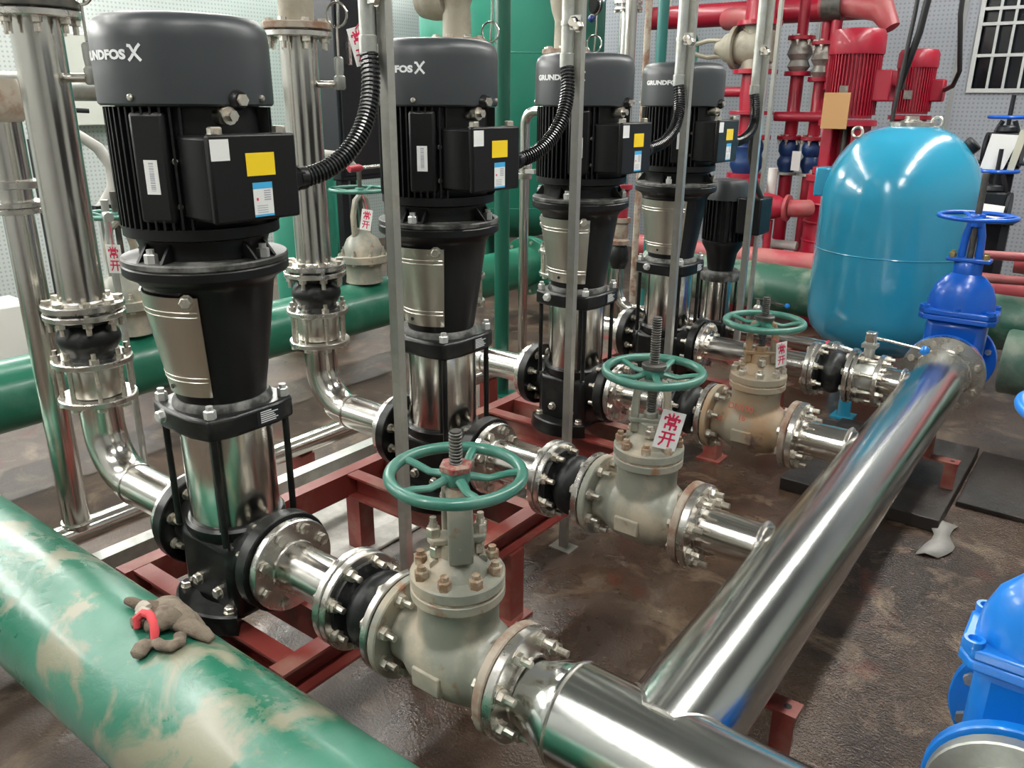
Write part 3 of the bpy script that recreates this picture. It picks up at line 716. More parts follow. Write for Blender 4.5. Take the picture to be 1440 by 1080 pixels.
# ------------------------------------------------------------------ discharge side (prototypes on y=0)
def elbow_pts(x0, xr, z, R, ztop, n=14):
    pts = [(x0,0,z),(xr+R,0,z)]
    for k in range(1,n+1):
        a = PI/2*k/n; pts.append((xr+R-R*math.sin(a),0,z+R-R*math.cos(a)))
    pts.append((xr,0,ztop)); return pts
XR_ = -.555
def disch(n, xr, lab):
    y = PY[n]; R = .135
    def sh(pts): return [(p[0],p[1]+y,p[2]) for p in pts]
    t = T('discharge_elbow', 'stainless elbow pipe bending up at the %s pump' % lab, 'pipe', (xr,y,ZA), 'stainless discharge elbows')
    O('bent_pipe', B().tube(sh(elbow_pts(-.185,xr,ZA,R,.668)),.0525,32), SS, t)
    O('flange', disc(FR,-.198,-.178,(0,y,ZA),'x'), SSF, t)
    O('weld', B().torus(.053,.003,(xr+R,y,ZA),32,6,Matrix.Rotation(PI/2,3,'Y')), SSF, t)
    f = O('flange', disc(.095,.666,.682,(xr,y,0),'z'), SSF, t)
    t = T('check_valve', 'stainless check valve drum held by long studs above the elbow of the %s pump' % lab, 'valve', (xr,y,.684), 'stainless check valves')
    O('drum', B().lathe([(.062,.684),(.064,.69),(.064,.760),(.062,.765)],(xr,y,0),'z',36), SSB, t)
    for k in range(8):
        a = 2*PI*(k+.5)/8; bolt(t,(xr+.082*math.cos(a),y+.082*math.sin(a),.7245),(0,0,1),'rod',.117,name='stud')
    t = T('rubber_joint', 'upright black rubber joint on the riser of the %s pump' % lab, 'pipe joint', (xr,y,.767), 'upright rubber expansion joints on the risers')
    O('flange', disc(.096,.767,.783,(xr,y,0),'z'), SSF, t)
    prof = [(.062,.783),(.058,.792)] + [(.056+.020*math.sin(PI*k/10),.795+.075*k/10) for k in range(1,10)] + [(.056,.872),(.080,.880),(.082,.888)]
    O('rubber_body', B().lathe(prof,(xr,y,0),'z',36), RUB, t)
    f = O('flange', disc(.096,.888,.903,(xr,y,0),'z'), SSF, t)
    ring_bolts(f,(xr,y,.9075),'z',.080,8,'stud',.039,sgn=-1)
    t = T('riser_pipe', 'polished stainless riser pipe standing behind the %s pump' % lab, 'pipe', (xr,y,.910), 'stainless riser pipes')
    O('pipe', B().lathe([(.054,.915),(.054,1.585)],(xr,y,0),'z',40), SS, t)
    O('flange', disc(.096,.910,.927,(xr,y,0),'z'), SSF, t)
    O('weld', B().torus(.0545,.004,(xr,y,.929),32,6), SSF, t)
    O('flange', disc(.096,1.575,1.592,(xr,y,0),'z'), SSF, t)
    # valve above the riser, mostly out of frame
    t = T('riser_valve', ['dark','beige','beige brown','brown'][n] + ' cast valve on top of the riser of the %s pump' % lab, 'valve', (xr,y,1.594))
    f = O('rusty_flange', disc(.098,1.594,1.614,(xr,y,0),'z'), RUSTF if n else STEEL, t)
    ring_bolts(f,(xr,y,1.5945),'z',.080,8,'stud',.039,sgn=-1)
    b = B().lathe([(.050,1.61),(.048,1.72),(.062,1.76),(.075,1.83),(.062,1.90),(.048,1.94),(.048,2.05)],(xr,y,0),'z',32)
    O('body', b, BEIG if n else VALVE3, t)
    if n == 2:
        O('bonnet', B().lathe([(.066,-.02),(.070,-.06),(.070,-.10),(.06,-.15),(.03,-.17)],(xr,y,1.745),'x',28), BEIG, t)
    g = O('top_flange', disc(.098,2.05,2.07,(xr,y,0),'z'), RUSTF, t)
    O('outlet_pipe', B().lathe([(.05,2.07),(.05,CEIL+.12)],(xr,y,0),'z',28), SS, t)
DL = ['nearest','second','third','fourth']
for n, xr in enumerate((-.572,-.530,-.535,-.545)): disch(n, xr, DL[n])

# ------------------------------------------------------------------ cable struts and conduits
SGR = 'upright struts between the pumps'
CLB = ['between the nearest and the second pump','in front of the third pump, crossing its logo','in front of the fourth pump','just left of the blue tank']
for n in range(4):
    y = .345+.7*n; x = .187
    if n == 1: y = 1.075
    if n == 2: y = 1.755
    if n == 3: y = 2.43
    t = T('steel_strut', 'flat grey steel strut rising ' + CLB[n], 'strut', (x,y,0), SGR)
    b = B().box((x-.0125,y-.0105,0.004),(x+.0125,y-.008,CEIL+.12)).box((x-.0125,y-.008,0.004),(x-.010,y+.0105,CEIL+.12)).box((x+.010,y-.008,0.004),(x+.0125,y+.0105,CEIL+.12))
    O('channel', b, STRUT, t); O('foot_plate', B().box((x-.04,y-.03,0),(x+.04,y+.03,.004)), STRUT, t)
    cx, cy = x-.021, y-.029; zb = (1.50,1.50,1.465,1.445)[n]
    c = T('rigid_conduit', 'galvanized conduit pipe on the strut ' + CLB[n], 'conduit', (cx,cy,zb), 'galvanized conduits on the struts')
    O('pipe', B().lathe([(.0165,zb),(.0165,CEIL+.12)],(cx,cy,0),'z',20), GALV, c)
    O('coupling', B().lathe([(.019,zb-.004),(.019,zb+.03),(.0165,zb+.032)],(cx,cy,0),'z',20), GALV, c)
    for zc_ in (1.60,2.3):
        k = O('clamp', B().lathe([(.0185,zc_),(.0185,zc_+.012)],(cx,cy,0),'z',20).box((cx+.012,cy-.010,zc_-.012),(cx+.046,cy-.004,zc_+.024)), GALV, c)
        bolt(k,(cx+.026,cy-.010,zc_+.006),(0,-1,0),'hex'); bolt(k,(cx+.040,cy-.010,zc_-.004),(0,-1,0),'hex')
    # ribbed flexible conduit from the terminal box
    p = PY[n]; P0 = Vector((.172,p+.112,1.262)); P3 = Vector((cx,cy,zb)); P1 = P0+Vector((.03,.11,.01)); P2 = P3+Vector((.035,-.01,-.13))
    pts = []; rad = []; NN = 168
    for i in range(NN+1):
        s = i/NN; pts.append(P0*(1-s)**3+P1*3*s*(1-s)**2+P2*3*s*s*(1-s)+P3*s**3); rad.append((.0152,.0195,.0195,.0152)[i%4])
    fx = T('flexible_conduit', 'black ribbed flexible conduit curving up from the terminal box of the %s pump' % DL[n], 'conduit', P0, 'black ribbed cable conduits')
    O('ribbed_hose', B().tube(pts,.018,14,rad=rad), CONDM, fx, ang=25)
    O('collar', B().lathe([(.023,p+.104),(.023,p+.122)],(.172,0,1.262),'y',16), BLKM, fx)
warning_tag('warning_tag', 'white tag with red characters hanging high on the nearest steel strut', (.140,.318,1.512), .036,.074, math.radians(38), math.radians(14), (.152,.320,1.575))
# long thin strut far behind, left of the blue tank
G('thin_strut', 'thin dark steel bar standing behind the fourth strut', 'strut', B().box((.055,2.86,0),(.070,2.885,CEIL+.12)), STRUT)

# ------------------------------------------------------------------ green pipes, floor pipes on the left
gp = T('green_pipe', 'thick green pipe in the foreground with beige peeling dirt patches', 'pipe', (-.6,-.334,.35))
O('pipe', B().lathe([(.1365,-2.9),(.1365,1.02)],(0,-.334,.35),'x',72), GRN, gp)
O('pipe_end', B().lathe([(.1365,1.02),(.12,1.06),(.06,1.09),(0,1.095)],(0,-.334,.35),'x',48,cap=False), GRN, gp)
for x in (-2.2,-1.0,.6):
    O('support_block', B().box((x-.05,-.40,0),(x+.05,-.27,.225)), CONC, gp)
gf = T('green_floor_pipe', 'thick green pipe on the floor behind the risers, ending in a flange', 'pipe', (-1.8,1.0,.33))
O('pipe', B().lathe([(.1365,-3.5),(.1365,3.56)],(-1.8,0,.335),'y',56), GRN2, gf)
fl = O('flange', disc(.20,3.55,3.585,(-1.8,0,.335),'y'), GRN2, gf)
O('blind_flange', disc(.20,3.588,3.62,(-1.8,0,.335),'y'), GRN2, gf)
ring_bolts(fl,(-1.8,3.585,.335),'y',.172,12,'stud',.07)
for y in (-1,.9,2.6): O('support_block', B().box((-1.88,y-.06,0),(-1.72,y+.06,.21)), CONC, gf)
fp = T('floor_pipe', 'slim stainless pipe lying low behind the pump frame', 'pipe', (-.8,1.0,.2))
O('pipe', B().lathe([(.037,-.9),(.037,2.2)],(-.8,0,.2),'y',32), SS, fp)
O('standpipe', B().lathe([(.0365,.215),(.0365,1.128)],(-.8,-.02,0),'z',32), SS, fp, label='upright stainless leg at the far left')
O('weld', B().torus(.039,.005,(-.8,-.02,.236),32,6), SSF, fp)
O('flange', disc(.066,1.128,1.142,(-.8,-.02,0),'z'), SSF, fp)
for y in (-.5,.8,1.9): O('support_foot', B().box((-.83,y-.03,0),(-.77,y+.03,.166)), SKID, fp)
lv = T('left_riser', 'stainless riser with a flanged collar and a rusty valve at the left edge', 'pipe', (-.8,-.02,1.144))
O('lower_flange', disc(.066,1.144,1.158,(-.8,-.02,0),'z'), SSF, lv)
O('collar', B().lathe([(.042,1.158),(.042,1.19)],(-.8,-.02,0),'z',28), SS, lv)
O('upper_flange', disc(.066,1.19,1.21,(-.8,-.02,0),'z'), SSF, lv)
O('pipe', B().lathe([(.047,1.21),(.047,1.35)],(-.8,-.02,0),'z',28), SS, lv)
O('rusty_valve_body', B().lathe([(.05,1.35),(.062,1.37),(.066,1.41),(.05,1.45)],(-.8,-.02,0),'z',28), RUSTF, lv)
G('grey_pipe', 'dull silver pipe running level at the left edge behind the nearest riser', 'pipe', B().tube([(-1.3,-1.2,1.44),(-1.3,.62,1.44)],.042,28), GALV)
ab = T('angle_bar', 'pale angle bar lying along the back of the pump frame', 'bar', (-.62,.6,.2))
O('angle', B().box((-.65,-.25,.195),(-.60,1.35,.20)).box((-.605,-.25,.15),(-.60,1.35,.195)), GALV, ab)
for y in (-.2,.55,1.3): O('leg', B().box((-.64,y-.02,0),(-.61,y+.02,.195)), SKID, ab)

# gloves lying on the green pipe
def pipe_pt(x, s, h=0.0):      # point on the foreground green pipe, s = arc angle from the top, h = height above it
    r = .1365+h; return Vector((x, -.334+r*math.sin(s), .35+r*math.cos(s)))
def q(x, a, h=.01): return pipe_pt(x,a,h)
def glove(name, label, lumps, m, cuff=None):
    t = T(name, label, 'glove', pipe_pt(.2,.1), 'work gloves on the green pipe')
    b = B()
    for pts, rad, fl in lumps: b.tube([q(*p) for p in pts], .01, 14, rad=rad, flat=fl)
    h = O('knit_hand', b, m, t)
    md = h.modifiers.new('remesh','REMESH'); md.mode = 'VOXEL'; md.voxel_size = .0026; md.use_smooth_shade = True
    md = h.modifiers.new('smooth','SMOOTH'); md.factor = .5; md.iterations = 3
    if cuff:
        for pts, rad, m2 in cuff: O('cuff', B().tube([q(*p) for p in pts], .006, 10, rad=rad), m2, t, label='red ribbed cuff' if m2 is CUFF else 'worn white cuff')
    return t
glove('work_glove','dirty brown knit work glove, lying across the green pipe, finger right',
      [([(.15,.30,.014),(.19,.33,.020),(.235,.33,.018),(.262,.36,.013)],[.020,.030,.028,.018],.6),
       ([(.235,.26,.014),(.262,.33,.016),(.288,.40,.012),(.312,.44,.008)],[.016,.019,.017,.009],.62),
       ([(.20,.42,.014),(.235,.50,.016),(.262,.52,.010)],[.014,.013,.009],.8),
       ([(.18,.50,.012),(.215,.58,.014),(.245,.60,.008)],[.014,.012,.008],.8),
       ([(.13,.50,.012),(.16,.44,.020),(.20,.40,.020)],[.016,.022,.020],.7)], GLOVE)
glove('work_glove','dirty brown knit work glove with a red cuff, crumpled on the green pipe',
      [([(.205,.02,.012),(.225,.10,.024),(.225,.20,.026),(.20,.26,.022)],[.018,.026,.028,.020],.7),
       ([(.245,-.14,.010),(.250,-.24,.013),(.254,-.33,.010),(.256,-.37,.006)],[.013,.017,.016,.008],.6),
       ([(.250,-.08,.008),(.275,-.10,.012),(.292,-.04,.012),(.290,.08,.010),(.272,.16,.012)],[.010,.012,.013,.012,.012],.7),
       ([(.19,-.06,.010),(.178,-.02,.014),(.170,.08,.014)],[.012,.015,.014],.8)], GLOVE,
      [([(.196,-.10,.012),(.190,-.06,.026),(.197,.0,.036),(.213,.02,.038),(.232,.0,.032),(.246,-.05,.020),(.250,-.09,.010)],[.006,.008,.008,.008,.008,.008,.006],CUFF)])
glove('work_glove','dark brown glove finger and worn white cuff poking out at the left of the heap',
      [([(.093,.14,.010),(.11,.155,.013),(.135,.19,.013),(.15,.24,.012)],[.008,.0105,.011,.010],.9),
       ([(.14,.24,.014),(.165,.22,.020),(.20,.24,.016)],[.013,.016,.012],.8)], GLOVED,
      [([(.148,.12,.014),(.160,.12,.024),(.176,.13,.026)],[.010,.013,.009],GLOVEW),([(.164,.05,.012),(.176,.06,.022),(.190,.09,.024)],[.010,.013,.009],GLOVEW)])

# scrap and floor things
SCR = mat('grey_plastic_scrap', (.30,.29,.27), .5, bump=.4, bscale=40)
b = B(); n = 9; vs = []
for k in range(n):
    f = k/(n-1); cx = 1.165+.018*math.sin(f*5)+.02*f; cy = 1.76+.27*f; w = .022+.020*abs(math.sin(f*4+.6)); z = .004+.012*abs(math.sin(f*6))
    vs += [(cx-w,cy-.01,z),(cx-w*.2,cy,z+.010),(cx+w,cy+.01,z*.6+.002)]
b.add(vs,[(3*k+q,3*k+q+1,3*k+q+4,3*k+q+3) for k in range(n-1) for q in (0,1)])
o = G('plastic_scrap','pale torn plastic scrap on the wet floor right of the header','scrap',b,SCR)
md = o.modifiers.new('thickness','SOLIDIFY'); md.thickness = .003

# ------------------------------------------------------------------ blue gate valves
def blue_valve(label, c, yawless, s, wheel, m, stem=True):
    x, y, z = c; t = T('blue_gate_valve', label, 'valve', (x,y,z-.14*s), 'blue flanged gate valves')
    O('body', B().box((x-.105*s,y-.055*s,z-.12*s),(x+.105*s,y+.055*s,z+.19*s)), m, t, bevel=.03*s)
    for sg in (-1,1):
        O('neck', B().lathe([(.10*s,sg*.05*s),(.088*s,sg*.09*s),(.092*s,sg*.115*s)],(x,y,z),'y',32), m, t)
        f = O('flange', disc(.145*s,min(sg*.112*s,sg*.136*s),max(sg*.112*s,sg*.136*s),(x,y,z),'y'), m, t)
        if sg > 0 or wheel is None: ring_bolts(f,(x,y+sg*.124*s,z),'y',.120*s,8,'stud',.028,sgn=sg)
    pl = [(-.132,-.05),(-.11,-.078),(.11,-.078),(.132,-.05),(.132,.05),(.11,.078),(-.11,.078),(-.132,.05)]
    O('body_plate', B().prism([(u*s,v*s) for u,v in pl], z+.183*s, z+.204*s, M=Matrix.Translation((x,y,0))), m, t, bevel=.004)
    bp = O('bonnet_plate', B().prism([(u*s,v*s) for u,v in pl], z+.2045*s, z+.226*s, M=Matrix.Translation((x,y,0))), m, t, bevel=.004)
    for u in (-.112,0,.112):
        for v in (-.062,.062):
            O('bolt_boss', B().lathe([(.017*s,z+.224*s),(.017*s,z+.238*s),(.011*s,z+.238*s),(.009*s,z+.230*s)],(x+u*s,y+v*s,0),'z',14), m, bp)
    # domed bonnet, long in x
    prof = [(.118*s,z+.226*s),(.114*s,z+.27*s),(.098*s,z+.315*s),(.07*s,z+.348*s),(.05*s,z+.36*s),(.05*s,z+.40*s),(.044*s,z+.405*s)]
    b = B().lathe(prof,(0,0,0),'z',40)
    b.v = [(v[0]+x, v[1]*.62+y, v[2]) for v in b.v]
    O('bonnet', b, m, t)
    if wheel:
        gp_ = O('gland_plate', B().box((x-.075*s,y-.03*s,z+.405*s),(x+.075*s,y+.03*s,z+.42*s)), m, t, bevel=.004)
        for u in (-.055,.055): bolt(gp_,(x+u*s,y-.018*s,z+.42*s),(0,0,1),'nut',m=BRASS)
        for u in (-1,1):
            O('yoke_arm', B().tube([(x+u*.030*s,y,z+.42*s),(x+u*.026*s,y,z+.50*s),(x+u*.014*s,y,wheel-.02)],.014*s,10), m, t)
        O('yoke_head', B().lathe([(.026*s,wheel-.035),(.026*s,wheel-.012)],(x,y,0),'z',20), m, t)
        rim, sp, hb = wheel_mesh((x,y,wheel),.137*s,.0085,4,.5,hub=.024)
        hw = O('handwheel', rim, m, t)
        for q in sp: O('spoke', q, m, hw)
        O('hub', hb, m, hw)
        if stem: O('stem', B().cyl(.0115,(x,y,z+.40*s),(x,y,wheel+.155),14), STEEL, t)
    return t
blue_valve('blue flanged gate valve with handwheel at the far end of the header', (hx(2.5),2.512,ZH), 0, 1.0, 1.02, BLU)
blue_valve('bright blue gate valve cut by the lower right corner', (1.52,.34,.46), 0, .86, 1.02, BLUN)
d = T('pipe_stub', 'galvanized pipe end inside the ring flange of the corner blue valve', 'pipe', (1.52,.21,.46))
O('pipe', B().lathe([(.08,.105),(.08,.218)],(1.52,0,.46),'y',36), GALV, d)
O('flange', disc(.118,.196,.218,(1.52,0,.46),'y'), GALV, d)

# ------------------------------------------------------------------ blue tank
tx, ty = .61, 3.13; TR = .335
tk = T('pressure_tank', 'large glossy blue pressure tank with domed top', 'tank', (tx,ty,0))
prof = [(0.0,.275),(.10,.283),(.20,.305),(.27,.345),(.315,.40),(TR-.003,.46),(TR,.50),(TR,1.00)]
for k in range(1,13):
    a = PI/2*k/12; prof.append((TR*math.cos(a)**.75 if k<12 else 0.0, 1.00+.325*math.sin(a)**1.15))
O('shell', B().lathe(prof,(tx,ty,0),'z',72,cap=False), TANK, tk)
O('seam', B().torus(TR-.001,.0035,(tx,ty,.775),72,6), TANK, tk)
for k in range(3):
    a = math.radians(-100+120*k); x, y = tx+.24*math.cos(a), ty+.24*math.sin(a)
    O('leg', B().cyl(.03,(x,y,0),(x,y,.36),16).box((x-.05,y-.05,0),(x+.05,y+.05,.01)), TANK, tk)
O('top_flange', B().lathe([(.095,1.318),(.095,1.334),(.05,1.338),(.03,1.345),(.03,1.36)],(tx,ty,0),'z',28), SSF, tk)
O('lifting_eye', B().torus(.022,.006,(tx-.19,ty-.12,1.290),20,8,Matrix.Rotation(PI/2,3,'X')), BOLT, tk)
O('lifting_eye', B().torus(.022,.006,(tx+.10,ty+.02,1.335),20,8,Matrix.Rotation(PI/2,3,'X')), BOLT, tk)
O('black_cap', B().lathe([(.035,0),(.035,.035),(.03,.04)],(0,0,0),Matrix.Translation((tx+.235,ty+.03,1.228)) @ Matrix.Rotation(.75,4,'Y'),20), DARK, tk)
O('name_bracket', B().box((tx-.365,ty-.11,1.00),(tx-.30,ty+.0,1.13),rz=.2), TANK, tk, bevel=.008)

# ------------------------------------------------------------------ small fifth pump behind the row
jx, jy = .0, 2.62
jp = T('small_pump', 'small black vertical pump with narrow bright sleeve behind the fourth strut', 'pump', (jx,jy,.3))
O('base', B().box((jx-.08,jy-.08,.30),(jx+.08,jy+.08,.45)), BLK, jp, bevel=.015)
O('sleeve', B().lathe([(.062,.45),(.062,.635)],(jx,jy,0),'z',36), SS, jp)
for sx in (-1,1):
    for sy in (-1,1): O('tie_rod', B().cyl(.006,(jx+sx*.06,jy+sy*.06,.45),(jx+sx*.06,jy+sy*.06,.66),8), BLK, jp)
O('pump_head', B().lathe([(.088,.635),(.092,.642),(.092,.672),(.086,.680)],(jx,jy,0),'z',36), DUST, jp)
O('motor_stool', B().lathe([(.058,.68),(.07,.76),(.092,.80),(.092,.815)],(jx,jy,0),'z',28), BLKM, jp)
O('motor_body', B().lathe([(.085,.815),(.085,1.00)],(jx,jy,0),'z',28), BLKM, jp)
b = B()
for k in range(28): b.box((.083,-.002,.82),(.096,.002,1.0),M=Matrix.Translation((jx,jy,0)) @ Matrix.Rotation(2*PI*k/28,4,'Z'))
O('cooling_fins', b, BLKM, jp, kind='stuff')
O('fan_cover', B().lathe([(.098,1.0),(.098,1.06),(.08,1.085),(0,1.09)],(jx,jy,0),'z',32,cap=False), FANC, jp)
O('terminal_box', B().box((jx+.08,jy-.075,.86),(jx+.19,jy+.065,1.02)), BLKM, jp, bevel=.008)
G('black_cable', 'black cable dropping behind the fourth strut to the small pump', 'cable', B().tube([(.18,2.60,.99),(.15,2.56,1.08),(.12,2.54,1.2),(.13,2.52,1.33),(.14,2.5,1.42)],.012,10), CABLE)
sp = T('jockey_pipe', 'slim stainless pipe with a pointed end in front of the blue tank', 'pipe', (.1,jy,.40))
O('pipe', B().lathe([(.030,.08),(.030,.55)],(0,jy,.40),'x',24), SS, sp)
O('cone_end', B().lathe([(.030,.55),(.034,.555),(.034,.575),(.026,.585),(.006,.66)],(0,jy,.40),'x',24), SSF, sp)
O('red_ring', B().lathe([(.032,.522),(.032,.530)],(0,jy,.40),'x',24), REDP, sp)
t = T('small_ball_valve', 'small ball valve with a bright lever and blue tip behind the farthest handwheel', 'valve', (.15,2.75,.47))
O('body', B().ball((.15,2.75,.49),.022), BOLT, t); O('neck', B().cyl(.008,(.15,2.75,.50),(.15,2.75,.535),10), BOLT, t); O('drain_pipe', B().cyl(.012,(.15,2.75,0),(.15,2.75,.475),12), SS, t)
O('lever', B().tube([(.13,2.75,.535),(.17,2.75,.535),(.27,2.755,.525)],.006,8), SS, t); O('lever_tip', B().ball((.285,2.756,.523),.012), BLUN, t)

#BACKGROUND
# ------------------------------------------------------------------ gauges and siphons on the risers
for n, xr in enumerate((-.572,-.530,-.535,-.545)):
    y = PY[n]; d = Vector((.86,.51,0)); c = Vector((xr,y,0)); e = c+d*.117
    t = T('gauge_siphon', 'thin coiled gauge siphon tube beside the riser of the %s pump' % DL[n], 'gauge', (e.x,e.y,1.45), 'coiled siphon tubes beside the risers')
    O('stub', B().cyl(.010, c+d*.052+Vector((0,0,1.45)), e+Vector((0,0,1.45)), 12), SS, t)
    O('valve_body', B().lathe([(.012,1.435),(.016,1.44),(.016,1.47),(.011,1.475),(.013,1.49),(.013,1.52),(.008,1.525)],(e.x,e.y,0),'z',14), GALV, t)
    O('valve_lever', B().box((e.x-.004,e.y-.045,1.452),(e.x+.004,e.y+.0,1.458)), BOLT, t)
    pts = [e+Vector((0,0,1.52)),e+Vector((0,0,1.60))]
    for k in range(25):
        a = -PI/2+2*PI*k/24; q = e+d*(.030*math.cos(a))+Vector((0,0,1.655+.033*math.sin(a)-.02))+Vector((-d.y,d.x,0))*(.012*k/24); pts.append(q)
    pts += [e+Vector((.0,.012,1.70)), e+Vector((0,.012,1.745))]
    O('siphon_tube', B().tube(pts,.0035,8), SS, t)
    O('gauge_case', B().lathe([(.036,-.012),(.038,-.008),(.038,.010),(.034,.014)],(e.x,e.y,1.785),Matrix.Rotation(-.5,4,'Z') @ Matrix.Rotation(PI/2,4,'X'),28), DARK, t)
    O('gauge_ring', B().torus(.037,.003,(e.x,e.y,1.785),28,6,(Matrix.Rotation(-.5,4,'Z') @ Matrix.Rotation(PI/2,4,'X')).to_3x3()), SSF, t)

# ------------------------------------------------------------------ left side background
g = T('green_tank', 'huge upright green tank behind the second and third pumps', 'tank', (-2.85,4.75,0))
O('shell', B().lathe([(0,.30),(.3,.33),(.55,.40),(.70,.50),(.75,.60),(.75,2.9),(.6,3.05),(.3,3.12),(0,3.14)],(-2.85,4.75,0),'z',64,cap=False), GRNT, g)
for z in (.62,1.75): O('weld_seam', B().torus(.75,.004,(-2.85,4.75,z),64,6), GRNT, g)
for k in range(3):
    a = .5+k*2*PI/3; x, y = -2.85+.55*math.cos(a), 4.75+.55*math.sin(a); O('leg', B().cyl(.05,(x,y,0),(x,y,.5),16), GRNT, g)
for nm, lab, (x,y), r, m in (('green_post','dark green round post standing on the floor behind the second pump',(-.91,2.14),.036,GRND),
                             ('teal_post','teal round post behind the fourth pump near the red header',(-1.10,4.0),.034,TEAL),
                             ('brown_post','slim brown post next to the teal post',(-.985,3.6),.020,RUSTF)):
    p = T(nm, lab, 'post', (x,y,0)); O('shaft', B().cyl(r,(x,y,.006),(x,y,CEIL+.12),24), m, p); O('foot_plate', B().box((x-.06,y-.06,0),(x+.06,y+.06,.006)), m, p)
b = T('bent_pipe', 'slim stainless pipe with a right-angle bend in front of the green tank', 'pipe', (-1.01,2.45,0))
pts = [(-1.01,2.45,0),(-1.01,2.45,1.30)]+[(-.945-.065*math.cos(PI/2*k/8),2.45,1.30+.065*math.sin(PI/2*k/8)) for k in range(1,9)]+[(-.60,2.45,1.365)]
O('pipe', B().tube(pts,.024,20), SS, b)
O('union', B().lathe([(.036,1.04),(.038,1.045),(.038,1.065),(.03,1.07),(.03,1.085),(.038,1.09),(.038,1.11),(.036,1.115)],(-1.01,2.45,0),'z',20), SSF, b)
O('clamp', B().box((-.985,2.42,1.07),(-.93,2.47,1.09)), SSF, b)
b = T('far_riser', 'stainless riser with a lever valve and a blue knob behind the third pump', 'pipe', (-.89,3.2,0))
O('pipe', B().lathe([(.045,0),(.045,1.87)],(-.89,3.2,0),'z',28), SS, b); O('flange', disc(.075,1.87,1.885,(-.89,3.2,0),'z'), SSF, b)
f = O('flange', disc(.075,1.90,1.915,(-.89,3.2,0),'z'), SSF, b); ring_bolts(f,(-.89,3.2,1.8925),'z',.062,6,'stud',.045)
O('pipe', B().lathe([(.04,1.915),(.04,CEIL+.12)],(-.89,3.2,0),'z',24), SS, b)
O('lever', B().tube([(-.95,3.15,1.96),(-1.0,3.1,1.90),(-1.05,3.1,1.84)],.006,8), SS, b); O('knob', B().ball((-1.055,3.1,1.832),.02), mat('navy_knob',(.02,.03,.15),.4), b)

def wheel_valve_on_pipe(x, y, lab, R=.135, zw=.965):
    t = T('green_wheel_valve', lab, 'valve', (x,y,.47), 'grey valves with green wheels on the floor pipe')
    O('body', B().lathe([(.10,.475),(.095,.50),(.095,.56),(.105,.585)],(x,y,0),'z',28), VALVE, t)
    f = O('bonnet_flange', disc(.135,.585,.625,(x,y,0),'z'), VALVE, t); ring_bolts(f,(x,y,.605),'z',.115,8,'stud',.04)
    O('bonnet', B().lathe([(.11,.625),(.105,.66),(.085,.705),(.045,.735),(.035,.76)],(x,y,0),'z',28), VALVE, t)
    for s in (-1,1): O('yoke_arm', B().tube([(x,y+s*.05,.72),(x,y+s*.055,.83),(x,y+s*.035,.91),(x,y,.935)],.016,8), VALVE, t)
    rim, sp, hb = wheel_mesh((x,y,zw),R,.010,4,.4); hw = O('handwheel', rim, HWG, t)
    for q in sp: O('spoke', q, HWG, hw)
    O('hub', hb, HWG, hw); O('stem', B().cyl(.012,(x,y,.73),(x,y,zw+.09),12), STEEL, t)
wheel_valve_on_pipe(-1.8,2.06,'grey valve with a green wheel and a tag, seen left of the second pump',.165)
wheel_valve_on_pipe(-1.8,.74,'grey valve with a green wheel, mostly hidden behind the nearest pump')
warning_tag('warning_tag','white tag with red characters hanging from the green wheel left of the second pump',(-1.62,1.93,.835),.055,.105,math.radians(38),math.radians(-10),(-1.66,1.95,.955))
warning_tag('warning_tag','white tag with red characters hanging between the nearest riser and pump',(-.93,.275,.951),.047,.086,math.radians(30),math.radians(0),(-.93,.275,1.07))
t = T('tag_wire_pipe','slim grey pipe behind the nearest riser that carries a tag','pipe',(-.98,.29,0))
O('pipe', B().cyl(.011,(-.98,.295,0),(-.98,.295,1.12),12), GALV, t); O('tee', B().cyl(.014,(-.98,.295,1.075),(-.925,.275,1.075),12), GALV, t)
b = T('lever_valve','small valve with a red-handled lever above the green wheel','valve',(-1.75,2.20,1.02))
O('pipe', B().cyl(.022,(-1.75,2.22,.47),(-1.75,2.22,1.18),14), GALV, b); O('body', B().lathe([(.03,1.02),(.036,1.04),(.036,1.07),(.028,1.09)],(-1.75,2.22,0),'z',16), VALVE, b)
O('lever', B().tube([(-1.72,2.20,1.085),(-1.71,2.06,1.085),(-1.70,1.95,1.084)],.009,8), SSF, b); O('lever_grip', B().tube([(-1.70,1.99,1.084),(-1.70,1.97,1.084),(-1.695,1.90,1.083)],.018,12,rad=[.013,.02,.015]), RED, b)
G('grey_hose','thick grey ribbed hose arching over the lever valve','hose', B().tube([(-2.0,1.85,.98),(-1.98,1.88,1.09),(-1.95,1.97,1.135),(-1.93,2.08,1.12),(-1.92,2.13,1.06)],.03,14), GREYH)
G('grey_hose','grey corrugated hose curling between the nearest riser and pump','hose', B().tube([(-2.3,.80,1.22),(-2.25,.86,1.255),(-2.22,.92,1.20),(-2.2,.955,1.12),(-2.2,.95,1.03),(-2.2,.90,.965),(-2.2,.87,.93)],.026,12,rad=[.026,.024,.026,.024,.026,.024,.026]), GREYH)
G('dark_hose','dark grey hose hanging down to the floor behind the nearest riser','hose', B().tube([(-2.3,.76,1.20),(-2.31,.76,1.15),(-2.33,.74,1.05),(-2.3,.71,.9),(-2.25,.68,.5),(-2.25,.68,.02)],.024,12), CABLE)
G('black_hose','black hose looping at the top left behind the nearest pump','hose', B().tube([(-2.0,.45,1.47),(-1.98,.52,1.45),(-1.95,.60,1.47),(-1.94,.66,1.53),(-1.97,.70,1.62),(-2.0,.66,1.75),(-2.02,.6,1.9)],.026,12), CABLE)
G('junction_box','cream wall box between the nearest riser and pump','box', B().box((-4.998,1.95,1.22),(-4.80,2.45,1.85)).box((-4.80,1.94,1.50),(-4.785,2.46,1.53)), CREAM, bevel=.01)
